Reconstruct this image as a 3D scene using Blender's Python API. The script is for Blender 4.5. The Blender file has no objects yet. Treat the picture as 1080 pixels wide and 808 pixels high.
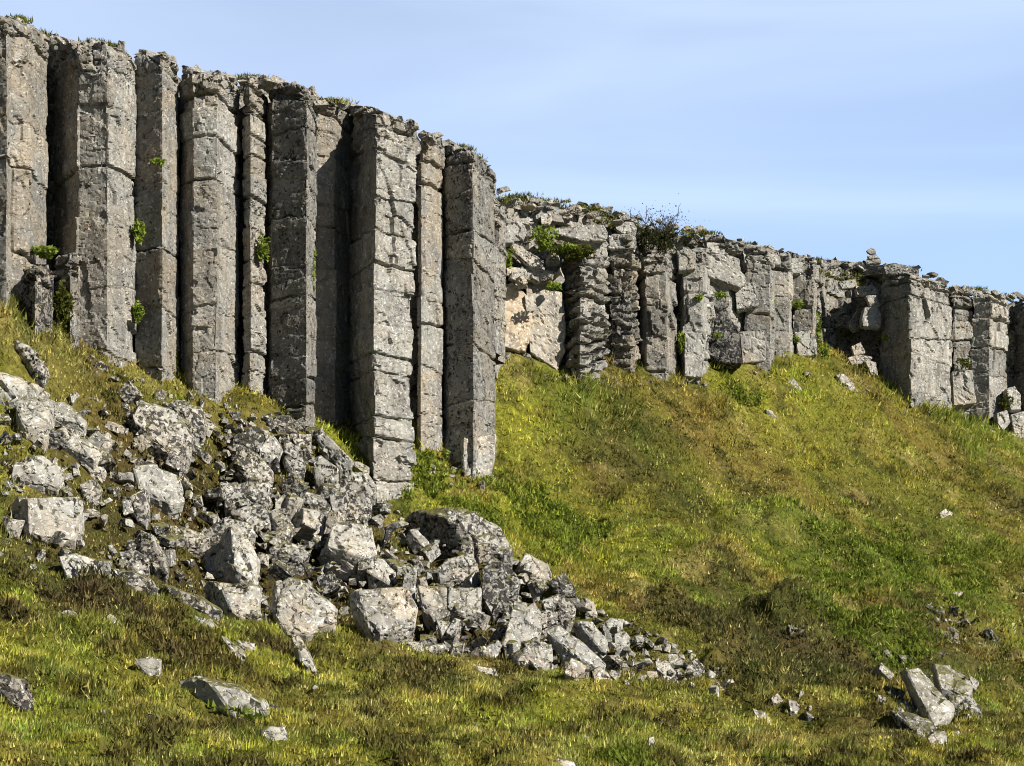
import bpy, bmesh, math, random
import numpy as np
from mathutils import Vector, Matrix

random.seed(7)
rng = np.random.default_rng(11)
SC = bpy.context.scene
COL = SC.collection
F, H0 = 1800.0, 700.0          # focal length in photo pixels, horizon row


def P(px, py, D):
    return np.array([(px - 540.0) / F * D, D, (H0 - py) / F * D])


# ------------------------------------------------------------------ noise
def _hash(i, j, k, s):
    h = (i.astype(np.int64) * 374761393 + j.astype(np.int64) * 668265263 + k.astype(np.int64) * 2147483647 + s * 974634777)
    h = (h ^ (h >> 13)) * 1274126177
    h = h & 0x7fffffffffff
    h = (h ^ (h >> 16)) * 0x45d9f3b
    h = h & 0x7fffffffffff
    h = h ^ (h >> 15)
    return (h & 0xffffff).astype(np.float64) / 16777215.0


def vnoise(x, y, z, s=0):
    x = np.asarray(x, float); y = np.asarray(y, float) + 0 * x; z = np.asarray(z, float) + 0 * x
    xi, yi, zi = np.floor(x), np.floor(y), np.floor(z)
    fx, fy, fz = x - xi, y - yi, z - zi
    fx = fx * fx * fx * (fx * (fx * 6 - 15) + 10); fy = fy * fy * fy * (fy * (fy * 6 - 15) + 10); fz = fz * fz * (3 - 2 * fz)
    r = 0
    for a in (0, 1):
        wx = fx if a else 1 - fx
        for b in (0, 1):
            wy = fy if b else 1 - fy
            for c in (0, 1):
                wz = fz if c else 1 - fz
                r = r + wx * wy * wz * _hash(xi + a, yi + b, zi + c, s)
    return r * 2 - 1


def fbm(x, y, z, s=0, o=4, g=0.5):
    r = 0; a = 1.0; t = 0.0; f = 1.0
    for i in range(o):
        r = r + a * vnoise(np.asarray(x) * f + 17.3 * i, np.asarray(y) * f - 9.1 * i, np.asarray(z) * f + 3.7 * i, s + i)
        t += a; a *= g; f *= 2.03
    return r / t


def worley(x, y, z, s=0, facet=False):
    """nearest cell hash, second hash and F2-F1; with facet also a random tilted plane over each cell"""
    x = np.asarray(x, float); y = np.asarray(y, float) + 0 * x; z = np.asarray(z, float) + 0 * x
    xi, yi, zi = np.floor(x), np.floor(y), np.floor(z)
    b1 = np.full(x.shape, 9.0); b2 = np.full(x.shape, 9.0); hid = np.zeros(x.shape); hid2 = np.zeros(x.shape); pl = np.zeros(x.shape)
    flat = bool(np.all(z == z.flat[0])) if z.size else True
    for a in (-1, 0, 1):
        for b in (-1, 0, 1):
            for c in ((0,) if flat else (-1, 0, 1)):
                cx, cy, cz = xi + a, yi + b, zi + c
                dx = cx + _hash(cx, cy, cz, s) - x
                dy = cy + _hash(cx, cy, cz, s + 1) - y
                dz = (cz + _hash(cx, cy, cz, s + 2) - z) if not flat else 0
                d = np.sqrt(dx * dx + dy * dy + dz * dz)
                h = _hash(cx, cy, cz, s + 3); h2 = _hash(cx, cy, cz, s + 4)
                m = d < b1
                b2 = np.where(m, b1, np.minimum(b2, d))
                hid = np.where(m, h, hid); hid2 = np.where(m, h2, hid2)
                if facet:
                    h3 = _hash(cx, cy, cz, s + 5)
                    pl = np.where(m, (h - .5) * dx + (h2 - .5) * dy + (h3 - .5) * dz, pl)
                b1 = np.where(m, d, b1)
    return (hid, hid2, b2 - b1, pl * 2) if facet else (hid, hid2, b2 - b1)


def sstep(a, b, x):
    t = np.clip((x - a) / (b - a), 0, 1)
    return t * t * (3 - 2 * t)


# ------------------------------------------------------------------ terrain
WN = np.array([0.68, -0.733])                      # wall normal, towards the open slope
W0 = np.array([-8.7, 28.9])
CP = [(-60, 300, 27.9), (0, 292, 28.6), (0, 350, 27.6), (60, 358, 29.6), (100, 376, 30.2), (140, 390, 30.8), (188, 407, 31.4), (230, 427, 31.9), (252, 414, 32.6),
      (275, 418, 32.5), (318, 452, 32.9), (350, 456, 34.9), (375, 468, 34.6), (395, 505, 33.9), (430, 538, 34.4), (455, 478, 35.8), (475, 490, 36.2), (505, 506, 36.6),
      (0, 400, 27.0), (50, 450, 27.0), (50, 545, 24.6), (0, 600, 22.6), (0, 700, 19.0), (0, 808, 15.6), (150, 480, 28.6), (150, 600, 25.2), (150, 700, 20.6),
      (100, 420, 28.6), (230, 470, 30.2), (300, 485, 31.0), (230, 560, 28.2), (310, 570, 29.0), (310, 655, 25.8), (250, 740, 20.6), (300, 808, 17.0), (-150, 700, 18.6), (-150, 500, 25.5),
      (350, 500, 32.2), (420, 560, 31.8), (410, 655, 27.2), (420, 720, 23.2), (500, 560, 33.2), (520, 690, 27.2), (540, 750, 22.6), (540, 808, 18.6),
      (580, 600, 33.0), (600, 700, 28.0), (650, 650, 31.6), (640, 730, 25.2), (700, 720, 28.2), (760, 730, 28.2), (850, 757, 26.2), (780, 808, 20.2), (1080, 808, 22.6), (950, 808, 22.6),
      (540, 378, 40.1), (540, 450, 38.2), (560, 520, 36.6), (600, 392, 41.1), (640, 402, 41.3), (660, 382, 42.2), (695, 392, 42.9), (740, 402, 43.4), (770, 386, 44.4), (800, 384, 44.9), (860, 380, 46.2),
      (900, 392, 47.0), (935, 412, 47.5), (960, 424, 47.6), (1003, 440, 48.8), (1045, 446, 49.4), (1080, 466, 50.2), (1160, 480, 51.6),
      (640, 500, 38.2), (700, 600, 35.0), (760, 480, 41.2), (800, 550, 38.6), (900, 450, 44.8), (900, 560, 40.0), (900, 660, 34.0), (820, 660, 33.0), (1000, 500, 45.3), (1000, 600, 39.6), (1010, 670, 35.0),
      (1080, 550, 43.6), (1080, 650, 37.6), (1050, 720, 31.4), (960, 730, 30.0), (900, 720, 29.4), (1000, 765, 27.0), (1160, 640, 39.0), (1160, 760, 29.0)]
_cp = np.array([P(*c) for c in CP])


def base_h(x, y):
    s = (x - W0[0]) * WN[0] + (y - W0[1]) * WN[1]
    z = 6.6 - 8.3 * sstep(-3, 25, s) - 0.02 * np.clip(s - 25, 0, 400)
    return z - 14 * sstep(60, 500, s)


_extra = []
for a, b in ((-25, 8), (-30, 20), (-24, 26), (-8, 6), (0, 0), (8, 4), (18, 10), (26, 22), (32, 40), (36, 60), (22, 66), (-20, 42), (-5, 52), (8, 62), (-18, 34)):
    _extra.append((a, b, float(base_h(np.array(a * 1.0), np.array(b * 1.0)))))
_extra.append((0, 0, -1.65)); _extra.pop(4)
_all = np.vstack([_cp, np.array(_extra)])


def _phi(r2):
    return 0.5 * r2 * np.log(r2 + 1e-9)


def _fit():
    n = len(_all); X = _all[:, :2]
    d2 = ((X[:, None] - X[None]) ** 2).sum(-1)
    K = _phi(d2) + np.eye(n) * 0.6
    Pm = np.hstack([np.ones((n, 1)), X])
    A = np.zeros((n + 3, n + 3)); A[:n, :n] = K; A[:n, n:] = Pm; A[n:, :n] = Pm.T
    rhs = np.zeros(n + 3); rhs[:n] = _all[:, 2] - base_h(X[:, 0], X[:, 1])
    return np.linalg.solve(A, rhs)


_w = _fit()


def smooth_h(x, y):
    x = np.asarray(x, float); y = np.asarray(y, float)
    sh = x.shape; xf, yf = x.ravel(), y.ravel()
    r = _w[-3] + _w[-2] * xf + _w[-1] * yf
    for i in range(len(_all)):
        r = r + _w[i] * _phi((xf - _all[i, 0]) ** 2 + (yf - _all[i, 1]) ** 2)
    q = np.sqrt(((xf - 3) / 27) ** 2 + ((yf - 33) / 27) ** 2)
    fade = 1 - sstep(0.95, 1.35, q)
    return (base_h(xf, yf) + r * fade).reshape(sh)


def humm(x, y):
    """hummocks and tussocks of the slope"""
    wx = x + 0.5 * vnoise(x * .5, y * .5, 0 * x, 71); wy = y + 0.5 * vnoise(x * .5, y * .5, 0 * x, 72)
    # long terraces running along the slope in the lower part of the far slope
    u = x * 0.68 - y * 0.733; v = x * 0.733 + y * 0.68
    b = fbm(wx * 0.8, wy * 0.8, 0 * x, 5, 3)
    c = np.abs(vnoise(wx * 1.5, wy * 1.5, 0 * x, 8))
    low = sstep(0.0, 1.0, (u + 22) / 12.0)
    t = fbm(u * 0.9, v * 0.35, 0 * x, 9, 3)
    tr = (1 - np.abs(vnoise(u * .75 + .5 * b, v * .22, 0 * x, 14))) ** 3
    M = sstep(0, 4, x) * (1 - sstep(36, 43, y)) * sstep(23, 27, y)
    tr2 = (1 - np.abs(vnoise(u * .62 + .6 * b + 3.3, v * .30, 0 * x, 15))) ** 4
    lump = np.clip(fbm(x * .75, y * .75, 0 * x, 16, 2) + .05, 0, 1)
    return M * (.42 * tr2 + .7 * lump) + 0.16 * low * (1 - sstep(40, 48, y)) * tr + 0.16 * b + (0.16 + .10 * (1 - sstep(22, 27, y))) * (0.4 - c) + 0.22 * low * t + 0.060 * vnoise(x * 3.7, y * 3.7, 0 * x, 10) + 0.022 * vnoise(x * 8, y * 9, 0 * x, 12)


def gh(x, y):
    x = np.asarray(x, float); y = np.asarray(y, float)
    fx, fy = (412 - 540) / F * 33.7, 33.7
    return smooth_h(x, y) + humm(x, y) - .42 * np.exp(-((x - fx) ** 2 + (y - fy) ** 2) / .75)


_gx = np.linspace(-26, 30, 561); _gy = np.linspace(4, 58, 541)
_GX, _GY = np.meshgrid(_gx, _gy)
_GZ = gh(_GX, _GY)
_GZ0 = _GZ


def hq(x, y, top=False):
    """quick bilinear look-up of the ground height"""
    x = np.asarray(x, float); y = np.asarray(y, float)
    u = np.clip((x + 26) / 0.1, 0, 559.999); v = np.clip((y - 4) / 0.1, 0, 539.999)
    i = np.floor(u).astype(int); j = np.floor(v).astype(int); fu = u - i; fv = v - j
    G = _GZ0 if top else _GZ
    return (G[j, i] * (1 - fu) * (1 - fv) + G[j, i + 1] * fu * (1 - fv) + G[j + 1, i] * (1 - fu) * fv + G[j + 1, i + 1] * fu * fv)


_DS = np.arange(8, 57, 0.04)


def ground_D(px, py):
    zz = hq((px - 540) / F * _DS, _DS, True)
    ray = (H0 - py) / F * _DS
    hit = np.nonzero(zz >= ray)[0]
    return float(_DS[hit[0]]) if len(hit) else 45.0


# ------------------------------------------------------------------ materials
def new_mat(name):
    m = bpy.data.materials.new(name); m.use_nodes = True
    nt = m.node_tree; nt.nodes.clear()
    out = nt.nodes.new('ShaderNodeOutputMaterial'); b = nt.nodes.new('ShaderNodeBsdfPrincipled')
    nt.links.new(b.outputs[0], out.inputs[0])
    b.inputs['Roughness'].default_value = 0.9
    b.inputs['Specular IOR Level'].default_value = 0.25
    return m, nt, b


class N:
    def __init__(s, nt): s.nt = nt
    def n(s, t, **k):
        o = s.nt.nodes.new(t)
        for a, b in k.items(): setattr(o, a, b)
        return o
    def l(s, a, b): s.nt.links.new(a, b)
    def noise(s, vec, scale, detail=5, rough=0.6, dist=0.0):
        o = s.n('ShaderNodeTexNoise'); o.inputs['Scale'].default_value = scale; o.inputs['Detail'].default_value = detail
        o.inputs['Roughness'].default_value = rough; o.inputs['Distortion'].default_value = dist
        s.l(vec, o.inputs['Vector']); return o.outputs['Fac']
    def ramp(s, v, lo, hi, a=0.0, b=1.0):
        o = s.n('ShaderNodeMapRange'); o.interpolation_type = 'SMOOTHSTEP'
        for i, q in zip(('From Min', 'From Max', 'To Min', 'To Max'), (lo, hi, a, b)): o.inputs[i].default_value = q
        s.l(v, o.inputs['Value']); return o.outputs[0]
    def math(s, op, a, b=None):
        o = s.n('ShaderNodeMath', operation=op)
        for i, q in enumerate((a, b)):
            if q is None: continue
            if isinstance(q, (int, float)): o.inputs[i].default_value = q
            else: s.l(q, o.inputs[i])
        return o.outputs[0]
    def mix(s, f, a, b, mode='MIX'):
        o = s.n('ShaderNodeMix'); o.data_type = 'RGBA'; o.blend_type = mode
        if isinstance(f, (int, float)): o.inputs[0].default_value = f
        else: s.l(f, o.inputs[0])
        for i, q in ((6, a), (7, b)):
            if isinstance(q, tuple): o.inputs[i].default_value = (*q, 1)
            else: s.l(q, o.inputs[i])
        return o.outputs[2]
    def mapv(s, vec, sc):
        o = s.n('ShaderNodeMapping'); o.inputs['Scale'].default_value = sc; s.l(vec, o.inputs['Vector']); return o.outputs[0]


def rock_material(name, moss=0.5, lichen=1.0):
    m, nt, b = new_mat(name); k = N(nt)
    geo = k.n('ShaderNodeNewGeometry'); pos = geo.outputs['Position']
    oi = k.n('ShaderNodeObjectInfo'); sep = k.n('ShaderNodeSeparateColor'); k.l(oi.outputs['Color'], sep.inputs[0])
    bright, warm, dark = sep.outputs[0], sep.outputs[1], sep.outputs[2]
    n1 = k.noise(pos, 2.6, 8, 0.68, 0.4)
    n2 = k.noise(pos, 11, 6, 0.7)
    streak = k.noise(k.mapv(pos, (1, 1, 0.16)), 3.2, 5, 0.6)
    c = k.mix(k.ramp(n1, .36, .66), (0.155, 0.153, 0.143), (0.290, 0.284, 0.258))
    c = k.mix(k.ramp(n2, .40, .72, 0, .75), c, (0.385, 0.37, 0.32))
    wn = k.ramp(k.noise(pos, 1.1, 4, 0.6, 0.5), .40, .62)
    c = k.mix(k.math('MINIMUM', k.math('MULTIPLY', k.math('MULTIPLY', k.math('MAXIMUM', wn, k.math('MULTIPLY', k.math('SUBTRACT', warm, .95), 3.0)), warm), 0.52), .85), c, (0.39, 0.30, 0.19))
    c = k.mix(k.ramp(streak, .50, .66, 0, .6), c, (0.13, 0.118, 0.105))
    # rusty flecks, pale crusts, black lichen
    c = k.mix(k.ramp(k.noise(pos, 5.5, 3, .6), .69, .74, 0, .55), c, (0.42, 0.21, 0.11))
    pale = k.ramp(k.noise(pos, 15, 4, .65, .6), .585, .635, 0, .8 * lichen)
    c = k.mix(pale, c, (0.60, 0.585, 0.51))
    pale2 = k.ramp(k.noise(pos, 5.0, 6, .7, .8), .60, .66, 0, .65 * lichen)
    c = k.mix(pale2, c, (0.52, 0.505, 0.47))
    bl = k.math('ADD', k.math('MULTIPLY', k.noise(pos, 6.5, 4, .65, 1.2), .58), k.math('MULTIPLY', k.noise(pos, 19, 3, .65), .42))
    th = k.math('SUBTRACT', 0.640, k.math('MULTIPLY', dark, 0.185))
    blk = k.math('MULTIPLY', k.math('MINIMUM', k.math('MAXIMUM', k.math('MULTIPLY', k.math('SUBTRACT', bl, th), 34.0), 0.0), 1.0), 0.96)
    c = k.mix(blk, c, (0.026, 0.024, 0.021))
    # pits and cracks
    vor = k.n('ShaderNodeTexVoronoi', feature='DISTANCE_TO_EDGE'); vor.inputs['Scale'].default_value = 2.3
    dis = k.n('ShaderNodeVectorMath', operation='ADD')
    nz = k.n('ShaderNodeTexNoise'); nz.inputs['Scale'].default_value = 3.0; nz.inputs['Detail'].default_value = 5; k.l(pos, nz.inputs['Vector'])
    scl = k.n('ShaderNodeVectorMath', operation='SCALE'); scl.inputs['Scale'].default_value = 0.5; k.l(nz.outputs['Color'], scl.inputs[0])
    k.l(k.mapv(pos, (.8, .8, 2.2)), dis.inputs[0]); k.l(scl.outputs[0], dis.inputs[1]); k.l(dis.outputs[0], vor.inputs['Vector'])
    crack = k.ramp(vor.outputs['Distance'], 0.0, 0.022)
    ta = k.n('ShaderNodeAttribute', attribute_name='tone')
    bright = k.math('MULTIPLY', bright, k.math('ADD', ta.outputs['Fac'], 1.0))
    br = k.n('ShaderNodeHueSaturation'); k.l(bright, br.inputs['Value']); k.l(c, br.inputs['Color']); c = br.outputs[0]
    # moss on level faces
    sn = k.n('ShaderNodeSeparateXYZ'); k.l(geo.outputs['Normal'], sn.inputs[0])
    up = k.ramp(sn.outputs['Z'], .50, .80)
    mn = k.ramp(k.noise(pos, 3.2, 5, .65), .62 - .22 * moss, .68 - .2 * moss)
    mc = k.mix(k.ramp(k.noise(pos, 14, 4), .35, .65), (0.045, 0.040, 0.014), (0.13, 0.125, 0.03))
    c = k.mix(k.math('MULTIPLY', up, mn), c, mc)
    k.l(c, b.inputs['Base Color'])
    hgt = k.math('ADD', k.math('MULTIPLY', crack, 0.6), k.math('ADD', k.math('MULTIPLY', n1, 1.2), k.math('ADD', k.math('MULTIPLY', n2, 0.6), k.math('MULTIPLY', k.noise(pos, 38, 5, .7), 0.35))))
    bump = k.n('ShaderNodeBump'); bump.inputs['Strength'].default_value = 0.6; bump.inputs['Distance'].default_value = 0.045
    k.l(hgt, bump.inputs['Height']); k.l(bump.outputs[0], b.inputs['Normal'])
    b.inputs['Roughness'].default_value = 0.88
    return m


M_ROCK = rock_material('basalt', moss=0.35)
M_SCREE = rock_material('scree_basalt', moss=1.25, lichen=1.2)
M_CLIFF = rock_material('mossy_basalt', moss=1.3)


def ground_material():
    m, nt, b = new_mat('turf_and_moss'); k = N(nt)
    geo = k.n('ShaderNodeNewGeometry'); pos = geo.outputs['Position']
    at = k.n('ShaderNodeAttribute', attribute_name='veg')
    c = k.mix(k.ramp(k.noise(pos, 9, 6, .7), .35, .7), k.mix(1.0, at.outputs['Color'], (0.55, 0.5, 0.5), 'MULTIPLY'), k.mix(1.0, at.outputs['Color'], (1.15, 1.1, 1.0), 'MULTIPLY'))
    c = k.mix(k.ramp(k.noise(pos, 3.1, 5, .65), .60, .70, 0, .6), c, (0.060, 0.042, 0.026))
    k.l(c, b.inputs['Base Color'])
    bump = k.n('ShaderNodeBump'); bump.inputs['Strength'].default_value = 1.0; bump.inputs['Distance'].default_value = 0.12
    k.l(k.math('ADD', k.noise(pos, 7, 6, .7), k.math('MULTIPLY', k.noise(pos, 30, 4, .7), .4)), bump.inputs['Height']); k.l(bump.outputs[0], b.inputs['Normal'])
    b.inputs['Roughness'].default_value = 1.0; b.inputs['Specular IOR Level'].default_value = 0.05
    return m


def leaf_material(name, attr='tint', col=None, trans=0.35):
    m = bpy.data.materials.new(name); m.use_nodes = True; nt = m.node_tree; nt.nodes.clear(); k = N(nt)
    out = k.n('ShaderNodeOutputMaterial'); d = k.n('ShaderNodeBsdfDiffuse'); t = k.n('ShaderNodeBsdfTranslucent'); mx = k.n('ShaderNodeMixShader')
    mx.inputs[0].default_value = trans
    if col is None:
        a = k.n('ShaderNodeAttribute', attribute_name=attr); src = a.outputs['Color']
    else:
        geo = k.n('ShaderNodeNewGeometry')
        src = k.mix(k.ramp(k.noise(geo.outputs['Position'], 9, 3), .3, .7), tuple(q * .6 for q in col), tuple(min(1, q * 1.35) for q in col))
    k.l(src, d.inputs[0]); k.l(src, t.inputs[0]); k.l(d.outputs[0], mx.inputs[1]); k.l(t.outputs[0], mx.inputs[2]); k.l(mx.outputs[0], out.inputs[0])
    return m


M_GROUND = ground_material()
M_GRASS = leaf_material('grass_blades')
M_PLANT = leaf_material('fresh_leaves', col=(0.19, 0.25, 0.04))
M_MOSS = leaf_material('dark_moss_leaves', col=(0.09, 0.10, 0.02))
M_TWIG = leaf_material('twig_bark', col=(0.06, 0.045, 0.032), trans=0.0)
M_BUSH = leaf_material('shrub_leaves', col=(0.050, 0.060, 0.020))


# ------------------------------------------------------------------ mesh helpers
def mesh_obj(name, V, Fs, mat, origin=None, smooth=False, parent=None):
    V = np.asarray(V, float)
    if origin is None:
        origin = np.array([V[:, 0].mean(), V[:, 1].mean(), V[:, 2].min()])
    me = bpy.data.meshes.new(name)
    if isinstance(Fs, np.ndarray):
        n = Fs.shape[1]
        me.vertices.add(len(V)); me.vertices.foreach_set('co', (V - origin).astype(np.float32).ravel())
        me.loops.add(Fs.size); me.loops.foreach_set('vertex_index', Fs.astype(np.int32).ravel())
        me.polygons.add(len(Fs)); me.polygons.foreach_set('loop_start', np.arange(0, Fs.size, n, dtype=np.int32))
        me.polygons.foreach_set('loop_total', np.full(len(Fs), n, dtype=np.int32))
        me.update(calc_edges=True)
    else:
        me.from_pydata((V - origin).tolist(), [], Fs)
    me.materials.append(mat)
    me.polygons.foreach_set('use_smooth', [smooth] * len(me.polygons))
    o = bpy.data.objects.new(name, me); COL.objects.link(o)
    o.location = Vector(origin)
    if parent is not None:
        o.parent = parent; o.location = Vector(origin) - parent.location
    return o


def tag(o, label, cat, group=None, kind=None):
    if label: o['label'] = label
    if cat: o['category'] = cat
    if group: o['group'] = group
    if kind: o['kind'] = kind
    return o


def grid_faces(nr, nc, closed=False):
    r = np.arange(nr - 1)[:, None]; c = np.arange(nc if closed else nc - 1)[None]
    c2 = (c + 1) % nc
    return np.stack([r * nc + c, r * nc + c2, (r + 1) * nc + c2, (r + 1) * nc + c], -1).reshape(-1, 4)


def color_attr(me, name, cols):
    a = me.color_attributes.new(name, 'FLOAT_COLOR', 'POINT')
    q = np.ones((len(cols), 4), np.float32); q[:, :3] = cols
    a.data.foreach_set('color', q.ravel())


# ------------------------------------------------------------------ vegetation colour
# hand-placed patches: px, py, radius in m, colour, strength
C_GREEN = (0.135, 0.172, 0.028); C_LIME = (0.250, 0.270, 0.036); C_OLIVE = (0.175, 0.172, 0.034); C_STRAW = (0.36, 0.315, 0.105)
C_BROWN = (0.090, 0.060, 0.040); C_DARK = (0.062, 0.072, 0.020); C_RUST = (0.20, 0.155, 0.045)
PATCH = [(560, 470, 1.6, C_LIME, .7), (600, 425, 1.4, C_GREEN, .6), (700, 400, 1.0, C_GREEN, .5), (720, 560, 1.6, C_LIME, .5), (850, 470, 1.8, C_LIME, .6), (960, 540, 1.8, C_GREEN, .6), (820, 560, 1.6, C_GREEN, .5), (250, 425, 1.2, C_RUST, .8), (150, 385, .8, C_RUST, .5), (110, 440, .9, C_RUST, .7), (150, 460, .8, C_BROWN, .7), (170, 530, 1.0, C_BROWN, .7), (90, 600, 1.0, C_DARK, .7), (925, 650, 1.5, C_GREEN, 1), (960, 600, 1.9, C_GREEN, 1), (895, 615, 1.3, C_GREEN, .9), (1000, 590, 1.5, C_GREEN, .7),
         (560, 560, 2.0, C_LIME, .9), (640, 545, 1.8, C_LIME, .5), (540, 430, 1.5, C_LIME, .5), (490, 540, 1.2, C_LIME, .8), (600, 640, 1.2, C_LIME, .4),
         (870, 420, 1.6, C_LIME, .6), (780, 400, 1.2, C_LIME, .7), (720, 430, 1.2, C_RUST, .6), (780, 500, 1.6, C_RUST, .4), (680, 470, 1.5, C_DARK, .5), (640, 500, 1.5, C_BROWN, .5),
         (980, 460, 1.5, C_RUST, .5), (930, 500, 1.8, C_OLIVE, .6), (740, 540, 1.0, C_DARK, .7), (600, 560, .6, C_DARK, .6),
         (820, 680, 2.0, C_BROWN, .8), (740, 650, 1.3, C_DARK, .6), (880, 700, 1.5, C_BROWN, .8), (1050, 700, 2.0, C_BROWN, .7), (780, 720, 1.2, C_BROWN, .8), (700, 640, 1.2, C_BROWN, .5),
         (850, 720, 1.6, C_DARK, .7), (1000, 660, 1.6, C_BROWN, .7), (1060, 600, 1.4, C_OLIVE, .6), (920, 760, .9, C_BROWN, .8), (830, 640, 1.6, C_DARK, .5), (1060, 770, 1.0, C_DARK, .5),
         (90, 630, .8, C_BROWN, .95), (50, 625, .55, C_BROWN, .9), (125, 640, .5, C_BROWN, .9), (20, 655, .5, C_BROWN, .9), (230, 660, .4, C_BROWN, .9), (15, 720, .4, C_BROWN, .9), (445, 715, .8, C_BROWN, .95),
         (290, 690, .5, C_BROWN, .9), (185, 700, .35, C_BROWN, .9), (130, 770, .5, C_BROWN, .6), (390, 680, .5, C_BROWN, .6), (560, 735, .5, C_DARK, .6), (480, 780, .7, C_DARK, .4), (340, 600, .8, C_DARK, .7),
         (430, 480, .8, C_LIME, .7), (340, 460, 1.0, C_LIME, .8), (270, 420, 1.0, C_OLIVE, .6), (200, 400, 1.2, C_OLIVE, .5), (60, 380, 1.2, C_OLIVE, .5), (30, 330, .8, C_DARK, .6),
         (30, 770, .7, C_GREEN, .8), (60, 740, 1.0, C_LIME, .4), (520, 760, .8, C_LIME, .5), (600, 745, .9, C_LIME, .5), (20, 690, .8, C_LIME, .5), (640, 800, .8, C_GREEN, .4),
         (120, 560, 1.2, C_DARK, .6), (180, 600, 1.0, C_DARK, .5), (20, 590, .8, C_DARK, .6), (320, 590, 1.0, C_DARK, .6), (750, 800, .7, C_STRAW, .5), (800, 780, .7, C_STRAW, .5), (900, 780, .8, C_STRAW, .3)]
PW = []
for px, py, r, c, s in PATCH:
    D = ground_D(px, py); PW.append(((px - 540) / F * D, D, r, c, s))


def veg_color(x, y):
    """(n,3) colours of the plant cover, and how woody/dark it is"""
    z0 = 0 * x
    u = x * 0.68 - y * 0.733; v = x * 0.733 + y * 0.68        # u downslope, v along the wall
    a = fbm(x * .38, y * .38, z0, 31, 4); s = fbm(u * .30, v * 1.0, z0, 33, 4); b = fbm(x * 1.6, y * 1.6, z0, 35, 4)
    col = np.zeros(x.shape + (3,))
    def mixin(w, c):
        w = np.clip(w, 0, 1)[..., None]
        col[...] = col * (1 - w) + np.array(c) * w
    near = 1 - sstep(22, 29, y)
    mixin(1 + z0, C_OLIVE)
    mixin(sstep(.0, .35, a) * .7, C_LIME)
    mixin(sstep(.10, .35, s) * .6, C_RUST)
    mixin(sstep(.05, .4, -s + .3 * b) * .8, C_GREEN)
    mixin(sstep(.20, .50, -a + .45 * b) * .6, C_BROWN)
    mixin(sstep(.18, .38, b) * .6, C_STRAW)
    mixin(near * .35 * (1 + b), C_LIME)
    mixin(near * sstep(.08, .34, fbm(x * 1.7 + 9, y * 1.7, z0, 46, 3)) * .75, (.10, .08, .032))
    wb = fbm(x * 1.1, y * 1.1, z0, 41, 3) * .5
    wb2 = fbm(x * 4.0, y * 4.0, z0, 43, 3)
    for X, Y, r, c, st in PW:
        d = np.sqrt((x - X) ** 2 + (y - Y) ** 2) / r
        mixin((st * .62 if c is C_BROWN else st) * (1 - sstep(.35, 1.25, d + wb + .5 * wb2)), c)
    mixin(sstep(.22, .40, fbm(x * 2.6, y * 2.6, z0, 37, 3)) * .55, C_DARK)
    return col


# ------------------------------------------------------------------ ground sheet
def build_ground():
    xs = np.concatenate([-26 - np.geomspace(0.3, 420, 36)[::-1], np.arange(-26, 30.01, 0.1), 30 + np.geomspace(0.3, 420, 36)])
    ys = np.concatenate([4 - np.geomspace(0.3, 300, 32)[::-1], np.arange(4, 58.01, 0.1), 58 + np.geomspace(0.3, 500, 36)])
    X, Y = np.meshgrid(xs, ys)
    Z = gh(X, Y) - dig(X, Y)
    # keep the camera's own standing room clear
    V = np.stack([X, Y, Z], -1).reshape(-1, 3)
    o = mesh_obj('ground', V, grid_faces(len(ys), len(xs)), M_GROUND, origin=np.zeros(3), smooth=True)
    vc = veg_color(X.ravel(), Y.ravel()) * .95
    sc = sstep(.2, .8, poly_dist(X.ravel(), Y.ravel(), _sp))[:, None] * (.75 + .25 * sstep(150, 260, X.ravel() / np.maximum(Y.ravel(), 1) * F + 540)[:, None])
    vc = vc * (1 - .85 * sc) + np.array([.075, .056, .026]) * .85 * sc
    color_attr(o.data, 'veg', vc)
    tag(o, 'steep hummocky hillside of moss, heather and grass below the cliff', 'hillside', kind='structure')


SCREE_POLY = [(0, 400), (60, 405), (130, 430), (215, 425), (300, 440), (400, 505), (430, 550), (540, 582), (620, 642), (660, 655), (760, 700), (775, 730), (700, 726), (640, 720), (560, 700), (470, 688), (380, 662), (240, 652), (120, 620), (50, 600), (0, 595)]
_sp = []
for a, b in SCREE_POLY:
    D = ground_D(a, b); _sp.append(((a - 540) / F * D, D))


def poly_dist(x, y, poly):
    """signed distance, positive inside"""
    ins = poly_mask(x, y, poly); d = np.full(x.shape, 1e9)
    for i in range(len(poly)):
        ax, ay = poly[i - 1]; bx, by = poly[i]
        t = np.clip(((x - ax) * (bx - ax) + (y - ay) * (by - ay)) / ((bx - ax) ** 2 + (by - ay) ** 2 + 1e-12), 0, 1)
        d = np.minimum(d, np.hypot(x - ax - t * (bx - ax), y - ay - t * (by - ay)))
    return np.where(ins, d, -d)


def poly_mask(x, y, poly):
    ins = np.zeros(x.shape, bool); j = len(poly) - 1
    for i in range(len(poly)):
        xi, yi = poly[i]; xj, yj = poly[j]
        c = ((yi > y) != (yj > y)) & (x < (xj - xi) * (y - yi) / (yj - yi + 1e-12) + xi)
        ins ^= c; j = i
    return ins


def dig(x, y):
    """how far the soil lies below the tops of the scree"""
    pxs = x / np.maximum(y, 1) * F + 540
    return sstep(0, .9, poly_dist(x, y, _sp)) * (.12 + .28 * sstep(160, 270, pxs)) * (1 - .4 * vnoise(x * 1.2, y * 1.2, 0 * x, 44))


build_ground()
_GZ = _GZ0 - dig(_GX, _GY)

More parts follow.
